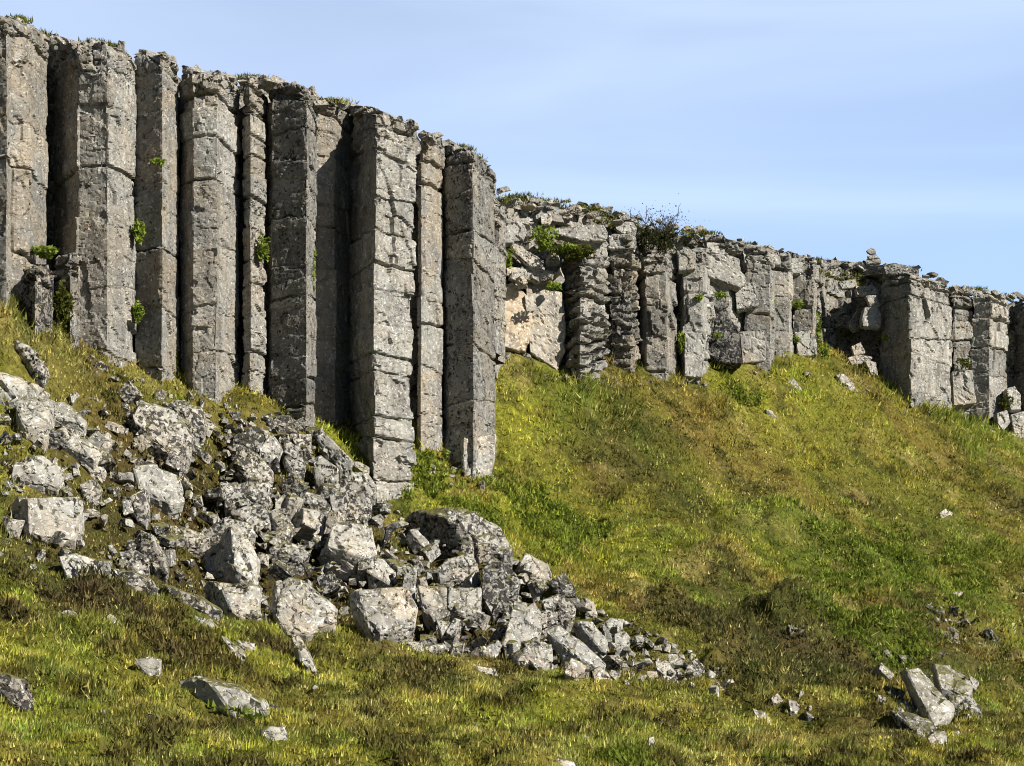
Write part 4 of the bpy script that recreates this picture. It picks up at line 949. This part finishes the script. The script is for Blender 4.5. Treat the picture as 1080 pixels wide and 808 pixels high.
for label, group, poly, n, (s0, s1), colr in ZONES:
    xs = [p[0] for p in poly]; ys = [p[1] for p in poly]; k = 0; tries = 0
    while k < n and tries < n * 60:
        tries += 1
        px, py = rng.uniform(min(xs), max(xs)), rng.uniform(min(ys), max(ys))
        if not in_poly(px, py, poly): continue
        w = s0 + (s1 - s0) * rng.random() ** 1.8
        if any(abs(px - a) < (w + c) * .36 and abs(py - b) < (w + c) * .28 for a, b, c in allc): continue
        allc.append((px, py, w)); k += 1
        if 'gully' in label:
            D = 41.6 - (py - 250) / 50 * 1.3; w *= 1.0
            c = P(px, py, D)
        else:
            D = ground_D(px, py + w * .3); c = P(px, py + w * .3, D); c[2] += w / F * D * rng.uniform(.15, .45)
        m = w / F * D
        s = np.array([m * rng.uniform(.8, 1.1), m * rng.uniform(.7, 1.1), m * rng.uniform(.5, 1.0)])
        if rng.random() < .35: s = np.array([m * 1.35, m * .8, m * rng.uniform(.28, .45)])
        cc = (colr[0] * rng.uniform(.85, 1.1), min(1, colr[1] * rng.uniform(.5, 1.7)), min(1, colr[2] * rng.uniform(.5, 1.3)))
        o = hull_rock('stone', block_points(c, s, rng), M_SCREE, int(rng.integers(1, 9000)), cc, maxedge=max(.05, m / 9))
        tag(o, label, 'stone', group); made.append((w, o))

# the 300 largest stay things of their own, the tiny rest is one loose litter of stones
made.sort(key=lambda q: -q[0])
VV, FF, off = [], [], 0
for w_, o in made[300:]:
    me = o.data; v = np.empty(len(me.vertices) * 3, np.float32); me.vertices.foreach_get('co', v); v = v.reshape(-1, 3) + np.array(o.location)
    f = np.empty(len(me.polygons) * 3, np.int32); me.polygons.foreach_get('vertices', f)
    VV.append(v); FF.append(f.reshape(-1, 3) + off); off += len(v)
    bpy.data.objects.remove(o, do_unlink=True); bpy.data.meshes.remove(me)
if VV:
    o = mesh_obj('stone_litter', np.vstack(VV), np.vstack(FF), M_SCREE, origin=np.zeros(3)); o.color = (1.05, .55, .6, 1)
    tag(o, 'litter of tiny stones strewn over the slope', 'stone litter', kind='stuff')

# fine rubble between the stones: nobody could count it
def rubble():
    V = []; Fs = []; off = 0
    big = [(0, 400), (60, 405), (130, 430), (215, 420), (300, 440), (400, 505), (430, 550), (540, 582), (620, 642), (660, 655), (760, 700), (775, 730), (700, 726), (640, 722), (560, 702), (470, 692), (380, 665), (240, 655), (120, 622), (50, 605), (0, 600)]
    r = np.random.default_rng(5)
    base = np.array([[-1, -1, -1], [1, -1, -1], [1, 1, -1], [-1, 1, -1], [-1, -1, 1], [1, -1, 1], [1, 1, 1], [-1, 1, 1]]) * .5
    qf = np.array([[0, 3, 2, 1], [4, 5, 6, 7], [0, 1, 5, 4], [1, 2, 6, 5], [2, 3, 7, 6], [3, 0, 4, 7]])
    n = 0
    while n < 900:
        px, py = r.uniform(0, 780), r.uniform(395, 735)
        if not in_poly(px, py, big): continue
        if px < 230 and r.random() < .6: continue
        D = ground_D(px, py); c = P(px, py, D); m = r.uniform(2.5, 7.5) / F * D
        rot = np.array(Matrix.Rotation(r.uniform(0, 6.28), 3, 'Z') @ Matrix.Rotation(r.uniform(-.8, .8), 3, 'X'))
        p = (base + r.normal(0, .22, (8, 3))) * m * np.array([1.1, .9, r.uniform(.5, .9)])
        V.append(p @ rot.T + c + [0, 0, m * .2]); Fs.append(qf + off); off += 8; n += 1
    o = mesh_obj('scree_rubble', np.vstack(V), np.vstack(Fs), M_SCREE, origin=np.zeros(3))
    o.color = (1.0, .5, .5, 1)
    tag(o, 'fine broken rubble filling the gaps of the scree', 'rubble', kind='stuff')


rubble()

# rim stones along the skyline -----------------------------------------
def dwall(px):
    return np.interp(px, [0, 50, 82, 141, 189, 254, 332, 371, 397, 438, 469, 523, 545, 600, 641, 713, 786, 862, 872, 926, 932, 1004, 1064, 1100], [28.9, 30.2, 30.6, 31.2, 31.9, 32.6, 33.6, 35.6, 34.4, 34.9, 36.4, 37.4, 41.5, 42.3, 42.6, 43.8, 45.0, 47.0, 49.3, 49.9, 48.3, 49.4, 50.5, 51.5])


RIM = [('flat broken stone on the rim above the tall columns', 'rim stones above the tall columns', 0, 520, 66),
       ('weathered stone on the mossy rim above the rubble gully and the bush', 'rim stones above the rubble gully', 524, 715, 48),
       ('grey slab on the rim above the far cliff', 'rim stones above the far cliff', 720, 1085, 72)]
for label, group, x0, x1, n in RIM:
    for i in range(n):
        px = x0 + (x1 - x0) * (i + rng.uniform(-.4, 1.4)) / n
        px = min(max(px, x0), x1)
        w = rng.uniform(9, 27) if x0 < 500 else rng.uniform(7, 19)
        top = np.interp(px, _sx, _sy)
        dy = rng.uniform(2.5, 9) if x0 < 500 else (rng.uniform(1, 16) if x0 < 700 else rng.uniform(1, 9))
        py = top + dy
        D = float(dwall(px)) + (.10 + .06 * (6 - dy) if x0 < 500 else .25 + (8 - min(dy, 8)) * .05) + (-.35 if dy > 9 else 0)
        c = P(px, py, D); m = w / F * D
        s = np.array([m * 1.15, m * .9, m * rng.uniform(.22, .42)])
        pts = block_points(c * 0, s, rng)
        pts = pts * [1, 1, .75] + c
        o = hull_rock('rim_stone', pts, M_ROCK, int(rng.integers(1, 9000)), (rng.uniform(.85, 1.1), rng.uniform(.2, 1.0), rng.uniform(.2, .7)), maxedge=max(.05, m / 8))
        tag(o, label, 'stone', group)


# ------------------------------------------------------------------ vegetation meshes
def blades(px, py, pz, cols, hgt, wid, nb, r, lean=(0, 0), spread=.06, droop=.5):
    """tufts at (px,py,pz) with nb narrow blades each; returns verts, faces, colours"""
    n = len(px); N_ = n * nb
    bx = np.repeat(px, nb) + r.normal(0, 1, N_) * np.repeat(spread, nb) if np.ndim(spread) else np.repeat(px, nb) + r.normal(0, spread, N_)
    by = np.repeat(py, nb) + (r.normal(0, 1, N_) * np.repeat(spread, nb) if np.ndim(spread) else r.normal(0, spread, N_))
    bz = np.repeat(pz, nb)
    h = np.repeat(hgt, nb) * r.uniform(.55, 1.25, N_); w = np.repeat(wid, nb) * r.uniform(.6, 1.4, N_)
    a = r.uniform(0, 2 * math.pi, N_); dx, dy = np.cos(a), np.sin(a)
    t = r.uniform(0, droop, N_)
    tx = bx + dx * h * t + lean[0] * h; ty = by + dy * h * t + lean[1] * h; tz = bz + h * (1 - .35 * t)
    a2 = r.uniform(0, 2 * math.pi, N_); wx, wy = np.cos(a2) * w * .5, np.sin(a2) * w * .5
    V = np.empty((N_, 3, 3))
    V[:, 0] = np.stack([bx - wx, by - wy, bz - .03], -1); V[:, 1] = np.stack([bx + wx, by + wy, bz - .03], -1); V[:, 2] = np.stack([tx, ty, tz], -1)
    c = np.repeat(cols, nb, 0) * r.uniform(.55, 1.45, (N_, 1))
    return V.reshape(-1, 3), np.arange(N_ * 3).reshape(-1, 3), np.repeat(c, 3, 0)


def scatter(n, y0, y1, r):
    # denser near the viewer so that the cover reads even
    y = 1 / (1 / y0 - r.random(n) * (1 / y0 - 1 / y1))
    y = y0 * (y1 / y0) ** r.random(n)
    x = r.uniform(-.42, .42, n) * y
    s = (x - W0[0]) * WN[0] + (y - W0[1]) * WN[1]
    m = s > -3.2
    return x[m], y[m]


def build_grass():
    r = np.random.default_rng(21)
    x, y = scatter(360000, 11.5, 53, r)
    dens = fbm(x * 1.3, y * 1.3, 0 * x, 81, 3)
    inscree = poly_mask(x, y, _sp)
    wb = veg_color(x, y)
    keep = r.random(len(x)) < np.where(inscree, np.where(x / y * F + 540 < 240, .6, .5), .8 + .5 * dens)
    x, y, wb, dens, inscree = x[keep], y[keep], wb[keep], dens[keep], inscree[keep]
    bare = np.zeros(len(x), bool)
    for bx, by, br in BARE:
        bare |= (x - bx) ** 2 + (y - by) ** 2 < br * br
    x, y, wb, dens, inscree = x[~bare], y[~bare], wb[~bare], dens[~bare], inscree[~bare]
    z = hq(x, y)
    ch, ch2, ce = worley(x * 3.6 + vnoise(x * 3, y * 3, 0 * x, 88) * .5, y * 3.0, 0 * x, 89)
    wb = wb * (.48 + .98 * ch)[:, None] * np.where(ch2[:, None] > .72, np.array([[1.14, 1.04, .95]]), np.array([[.96, 1.04, 1.0]]))
    z = z + .05 * ch2 * (ce > .1)
    wb = np.where(inscree[:, None] & (ch2[:, None] > .25), wb * .35 + np.array([.045, .040, .020]), wb)
    tall = .6 + .9 * sstep(-.2, .5, fbm(x * .8, y * .8, 0 * x, 83, 3))
    green = wb[:, 1] > wb[:, 0] * 1.02
    h = (.030 + .0012 * y) * (.45 + 1.3 * ch2) * tall * np.where(green, 1.1, .75) * np.where(inscree, .7, 1)
    sw = (x - W0[0]) * WN[0] + (y - W0[1]) * WN[1]
    h = h * (1 + .3 * (1 - sstep(.3, 1.6, sw)))
    w = .007 + .00062 * y
    straw = r.random(len(x)) < np.where(y > 30, .05, .10) + .10 * (ch > .6)
    wb = np.where(straw[:, None], np.array(C_STRAW) * .95, wb)
    V, Fs, C = blades(x, y, z, np.clip(wb * 1.55, 0, 1), h, w, 4, r, lean=(.22, -.16), spread=.045 + .0008 * y, droop=1.3)
    o = mesh_obj('grass', V, Fs, M_GRASS, origin=np.zeros(3))
    color_attr(o.data, 'tint', C)
    tag(o, 'short wild grass, green and straw coloured, covering the hillside', 'grass', kind='stuff')
    # heather and crowberry: low dark mounds of tiny leaves
    x, y = scatter(150000, 12, 53, r)
    c = veg_color(x, y)
    woody = (c[:, 0] > c[:, 1] * 1.05) & (c[:, 0] < .14) | ((c.sum(1) < .15))
    x, y, c = x[woody], y[woody], c[woody]
    bump = np.abs(fbm(x * 1.9, y * 1.9, 0 * x, 91, 3))
    z = hq(x, y)
    V, Fs, C = blades(x, y, z + .02 + .30 * bump * r.random(len(x)), c * np.array([1.0, 1.0, 1.0]), .05 + .06 * r.random(len(x)), .022 + .0007 * y, 6, r, spread=.06 + 0 * x, droop=1.4)
    o = mesh_obj('heather', V, Fs, M_GRASS, origin=np.zeros(3))
    color_attr(o.data, 'tint', C)
    tag(o, 'low brown and dark green heather growing in cushions on the hillside', 'heather', kind='stuff')
    # bright leafy plants on the far slope
    xs, ys = [], []
    for px, py, rad, n in ((925, 655, 1.3, 2200), (960, 605, 1.8, 3000), (895, 615, 1.2, 1500), (1000, 590, 1.3, 1300), (560, 560, 1.5, 1400), (605, 550, .9, 700), (490, 545, .8, 900), (440, 500, .7, 700), (560, 530, .9, 700), (780, 395, .8, 700), (245, 757, .25, 250), (690, 800, .5, 500)):
        D = ground_D(px, py); X = (px - 540) / F * D
        a = r.uniform(0, 6.28, n); q = rad * np.sqrt(r.random(n)) * (1 + .3 * np.sin(3 * a))
        xs.append(X + q * np.cos(a)); ys.append(D + q * np.sin(a))
    x = np.concatenate(xs); y = np.concatenate(ys)
    keep = fbm(x * 1.7, y * 1.7, 0 * x, 95, 3) > .02; x, y = x[keep], y[keep]
    c = np.array([[.18, .225, .034]]) * r.uniform(.5, 1.35, (len(x), 1)) + 0
    V, Fs, C = blades(x, y, hq(x, y) + .04, c, .075 + 0 * x, .050 + 0 * x, 5, r, spread=.07 + 0 * x, droop=1.8)
    o = mesh_obj('leafy_ground_cover', V, Fs, M_GRASS, origin=np.zeros(3))
    color_attr(o.data, 'tint', C)
    tag(o, 'bright green leafy ground cover in patches on the slope', 'ground cover', kind='stuff')
    # turf along the rim and on ledges
    V_, F_, C_ = [], [], []; off = 0
    spots = [(20, 18, 8, 30), (45, 34, 6, 20), (97, 41, 12, 70), (118, 47, 8, 30), (225, 77, 10, 40), (262, 80, 14, 60), (355, 104, 14, 40), (480, 153, 14, 60), (500, 163, 8, 30),
             (545, 203, 20, 80), (575, 208, 20, 80), (610, 216, 24, 160), (635, 224, 22, 160), (655, 228, 16, 120), (625, 232, 26, 160), (600, 225, 14, 60), (785, 256, 12, 30), (850, 272, 20, 60),
             (885, 282, 26, 160), (905, 288, 20, 120), (865, 284, 16, 60), (950, 281, 14, 40), (1020, 302, 20, 60), (1050, 309, 14, 40), (740, 243, 16, 50)]
    for px, py, rw, n in spots:
        n = int(n * 1.6)
        X = px + r.normal(0, rw * .5, n); D = dwall(X) + r.uniform(.25, .9, n); 
        Y = py + r.uniform(1, 6, n) + np.where(n > 100, r.uniform(0, 8, n), 0)
        gx = (X - 540) / F * D; gz = (H0 - Y) / F * D
        cc = np.where(r.random((n, 1)) < .5, np.array([C_OLIVE]), np.array([C_DARK])) * 1.2
        V, Fs, C = blades(gx, D, gz, cc, .08 + 0 * gx, .03 + 0 * gx, 7, r, spread=.05 + 0 * gx, droop=1.2)
        V_.append(V); F_.append(Fs + off); C_.append(C); off += len(V)
    o = mesh_obj('rim_turf', np.vstack(V_), np.vstack(F_), M_GRASS, origin=np.zeros(3))
    color_attr(o.data, 'tint', np.vstack(C_))
    tag(o, 'olive turf and moss along the cliff rim', 'turf', kind='stuff')


build_grass()


def leaf_clump(label, px, py, D, wpx, hpx, n, mat, seed, cat='plant', name='crevice_plant', leaf=.05):
    r = np.random.default_rng(seed)
    rx = wpx / F * D / 2; rz = hpx / F * D / 2
    q = r.normal(0, 1, (n, 3)); q /= np.linalg.norm(q, axis=1)[:, None]; q *= (r.random((n, 1)) ** .4)
    lob = 1 + .35 * np.sin(q[:, :1] * 5 + seed) * np.cos(q[:, 2:] * 4 + seed)
    c = P(px, py, D) + q * lob * [rx, min(rx, .28), rz]
    d1 = r.normal(0, 1, (n, 3)); d1 /= np.linalg.norm(d1, axis=1)[:, None]; d2 = np.cross(d1, r.normal(0, 1, (n, 3))); d2 /= np.linalg.norm(d2, axis=1)[:, None]
    s = leaf * r.uniform(.6, 1.4, (n, 1))
    V = np.stack([c - d1 * s, c - d2 * s * .4, c + d1 * s, c + d2 * s * .4], 1).reshape(-1, 3)
    o = mesh_obj(name, V, np.arange(4 * n).reshape(-1, 4), mat)
    tag(o, label, cat)


CL = [
 ('bright fern hanging in the crack at the upper part of the tan-edged column', 146, 245, 31.0, 12, 26, 260, M_PLANT),
 ('bright fern in the same crack, lower down near the turf', 146, 329, 31.0, 12, 20, 220, M_PLANT),
 ('round green plant in the black slot beside the dark flat-faced column', 278, 263, 32.75, 13, 30, 300, M_PLANT),
 ('light green plant topping the stumps inside the shaded recess', 47, 266, 29.0, 26, 12, 260, M_PLANT),
 ('straggly green plant low down in the crack beside the pale hanging foot', 184, 380, 31.9, 8, 30, 160, M_MOSS),
 ('thin strip of green plants down the bright edge of the dark column', 329, 290, 33.5, 6, 60, 200, M_PLANT),
 ('small plant higher on the bright edge of the dark column', 330, 268, 33.5, 6, 12, 60, M_PLANT),
 ('dark mossy cushion draped beside the short stump', 67, 325, 29.6, 20, 50, 600, M_MOSS),
 ('tiny yellow-green plant on a ledge of the tan-edged column', 168, 170, 31.0, 14, 6, 70, M_PLANT),
 ('bushy green plants filling the gully above the leaning slab', 574, 252, 40.9, 28, 28, 700, M_PLANT),
 ('dark green plants draped over the ledge of the folded column', 605, 266, 40.6, 50, 18, 900, M_MOSS),
 ('brighter green tuft on the ledge under the flat cap slab', 600, 262, 40.5, 26, 10, 260, M_PLANT),
 ('green plant by the sliver column, lower end of the gully', 535, 273, 40.3, 14, 24, 300, M_PLANT),
 ('grass tuft at the foot of the sliver column', 525, 296, 39.7, 16, 10, 160, M_PLANT),
 ('green tuft on the brown block wedged above the standing slab', 584, 302, 40.0, 18, 8, 160, M_PLANT),
 ('bright plant in the seam beside the hanging lower block', 719, 362, 43.1, 9, 24, 240, M_PLANT),
 ('small bright plant under the triangular hole', 737, 314, 43.2, 8, 7, 90, M_PLANT),
 ('moss tuft beside the triangular hole', 760, 311, 43.8, 16, 8, 120, M_PLANT),
 ('small plant on the dark blue-grey pitted block', 757, 354, 43.8, 10, 8, 80, M_PLANT),
 ('mossy tuft in the hole of the stacked-block column', 841, 321, 46.0, 12, 10, 140, M_PLANT),
 ('plant under the square black hole', 838, 358, 46.0, 12, 8, 120, M_PLANT),
 ('plant growing down the edge of the dark cave', 863, 350, 46.8, 8, 40, 300, M_PLANT),
 ('yellow-green clump where the cave edge meets the grass', 869, 372, 46.8, 12, 20, 240, M_PLANT),
 ('thin green strip in the narrow mossy seam', 815, 320, 45.4, 5, 50, 160, M_PLANT),
 ('small plant on the shaded side of the large smooth column', 934, 356, 48.0, 8, 8, 80, M_PLANT),
 ('dark moss in the notch of the narrow blocky column', 1017, 383, 49.4, 16, 12, 160, M_MOSS),
 ('dark moss between the boulders at the far end of the wall', 1062, 425, 49.7, 14, 20, 240, M_MOSS),
 ('yellow moss spot low on the large smooth column', 970, 401, 48.0, 9, 8, 70, M_MOSS),
 ('green tuft at the foot of the last tall column', 470, 478, 35.9, 8, 8, 80, M_PLANT),
]
for i, (lb, px, py, D, w, h, n, m) in enumerate(CL):
    leaf_clump(lb, px, py, D, w, h, n, m, 300 + i)


def bush():
    r = np.random.default_rng(77); D = 43.2
    root = P(694, 268, D)
    e = bpy.data.objects.new('bush', None); COL.objects.link(e); e.location = Vector(root)
    tag(e, 'dark twiggy bush leaning on the skyline above the squared column', 'bush')
    V, Fs, off = [], [], 0; tips = []
    def twig(p, d, L, w, lev):
        nonlocal off
        w = max(w, .009); k = max(2, int(L / .12)); q = p.copy(); pts = [q.copy()]
        for i in range(k):
            d = d + r.normal(0, .16, 3); d /= np.linalg.norm(d); q = q + d * L / k; pts.append(q.copy())
        for i in range(k):
            a, b = pts[i], pts[i + 1]; wa = w * (1 - .7 * i / k); wb = w * (1 - .7 * (i + 1) / k)
            for s in range(3):
                an = 2.09 * s; V.append(a + np.array([math.cos(an), math.sin(an), 0]) * wa)
            for s in range(3):
                an = 2.09 * s; V.append(b + np.array([math.cos(an), math.sin(an), 0]) * wb)
            for s in range(3):
                Fs.append([off + s, off + (s + 1) % 3, off + 3 + (s + 1) % 3, off + 3 + s])
            off += 6
            if lev < 3 and r.random() < .85:
                twig(pts[i + 1], d + r.normal(0, .45, 3), L * .36, w * .68, lev + 1)
        tips.append((pts[-1], lev)); tips.append((pts[len(pts) // 2], lev))
    for i in range(44):
        px = r.uniform(672, 712)
        b = P(px, r.uniform(250, 268), D + r.uniform(-.2, .5))
        tx = P(690 + (px - 690) * .9 + r.normal(0, 2), r.uniform(224, 243), D + r.normal(.1, .25))
        d = tx - b; Ln = np.linalg.norm(d)
        twig(b, d / Ln, Ln * r.uniform(.7, .95), .024, 0)
    mesh_obj('branches', np.array(V), Fs, M_TWIG, parent=e)
    c = np.array([t[0] for t in tips]); c = np.repeat(c, 6, 0) + r.normal(0, .022, (len(c) * 6, 3))
    low = P(692, 246, D)[2]
    keep = (r.random(len(c)) < np.where(c[:, 2] < low, 1.0, 0.0)); c = c[keep]
    extra = P(692, 252, D) + r.normal(0, 1, (3000, 3)) * [.40, .25, .30]
    c = np.vstack([c, extra]); n = len(c)
    d1 = r.normal(0, 1, (n, 3)); d1 /= np.linalg.norm(d1, axis=1)[:, None]; d2 = np.cross(d1, r.normal(0, 1, (n, 3))); d2 /= np.linalg.norm(d2, axis=1)[:, None]
    s = .022 * r.uniform(.6, 1.4, (n, 1))
    W = np.stack([c - d1 * s, c - d2 * s * .5, c + d1 * s, c + d2 * s * .5], 1).reshape(-1, 3)
    mesh_obj('foliage', W, np.arange(4 * n).reshape(-1, 4), M_BUSH, parent=e)


bush()

# ------------------------------------------------------------------ camera, light, sky
cam = bpy.data.cameras.new('camera'); co = bpy.data.objects.new('camera', cam); COL.objects.link(co)
co.location = (0, 0, 0); co.rotation_euler = (math.radians(90), 0, 0)
cam.sensor_width = 36; cam.lens = 36 * F / 1080; cam.shift_y = (H0 - 404) / 1080.0; cam.clip_end = 3000
SC.camera = co

sd = np.array([0.80, -0.42]); sd /= np.linalg.norm(sd); EL = math.radians(37)
tosun = Vector((sd[0] * math.cos(EL), sd[1] * math.cos(EL), math.sin(EL)))
sl = bpy.data.lights.new('sun', 'SUN'); sl.energy = 5.0; sl.angle = math.radians(.53); sl.color = (1.0, .945, .86)
so = bpy.data.objects.new('sun', sl); COL.objects.link(so); so.rotation_euler = tosun.to_track_quat('Z', 'Y').to_euler(); so.location = (20, -10, 30)

w = bpy.data.worlds.new('World'); SC.world = w; w.use_nodes = True
nt = w.node_tree; nt.nodes.clear(); k = N(nt)
out = k.n('ShaderNodeOutputWorld'); bg = k.n('ShaderNodeBackground'); sk = k.n('ShaderNodeTexSky'); sk.sky_type = 'NISHITA'
sk.sun_disc = False; sk.sun_elevation = EL; sk.sun_rotation = math.atan2(sd[0], sd[1]); sk.air_density = .42; sk.dust_density = .25; sk.ozone_density = 2.0
# thin veils of high cloud
tc = k.n('ShaderNodeTexCoord')
cl = k.noise(k.mapv(tc.outputs['Generated'], (1.2, 1.2, 7.0)), 1.6, 4, .5, .6)
dirv = k.n('ShaderNodeSeparateXYZ'); k.l(tc.outputs['Generated'], dirv.inputs[0])
# the quarter of sky beyond the cliff is filled with thin bright haze that fades upwards
low = k.ramp(dirv.outputs['Z'], .62, .05)
low = k.n('ShaderNodeMapRange'); low.inputs['From Min'].default_value = .75; low.inputs['From Max'].default_value = .10; k.l(dirv.outputs['Z'], low.inputs['Value'])
side = k.ramp(dirv.outputs['Y'], .1, .7)
hz = k.math('MULTIPLY', k.math('MULTIPLY', low.outputs[0], side), .93)
tilt = k.math('SUBTRACT', dirv.outputs['Z'], k.math('MULTIPLY', dirv.outputs['X'], .22))
hc = k.mix(k.ramp(tilt, .10, .42), (6.4, 9.4, 14.8), (9.6, 12.0, 16.4))
cs = k.mix(hz, sk.outputs[0], hc)
veil = k.math('MULTIPLY', k.ramp(cl, .35, .80, 0, .34), side)
cs = k.mix(veil, cs, (11.0, 13.2, 16.8))
k.l(cs, bg.inputs[0]); bg.inputs[1].default_value = 0.05
k.l(bg.outputs[0], out.inputs[0])

SC.view_settings.view_transform = 'Standard'; SC.view_settings.look = 'None'
SC.view_settings.exposure = 0.84; SC.view_settings.gamma = 1.0; SC.view_settings.use_curve_mapping = False
SC.cycles.pixel_filter_type = 'BLACKMAN_HARRIS'; SC.cycles.filter_width = 1.05
SC.cycles.max_bounces = 4; SC.cycles.diffuse_bounces = 1; SC.cycles.transmission_bounces = 2
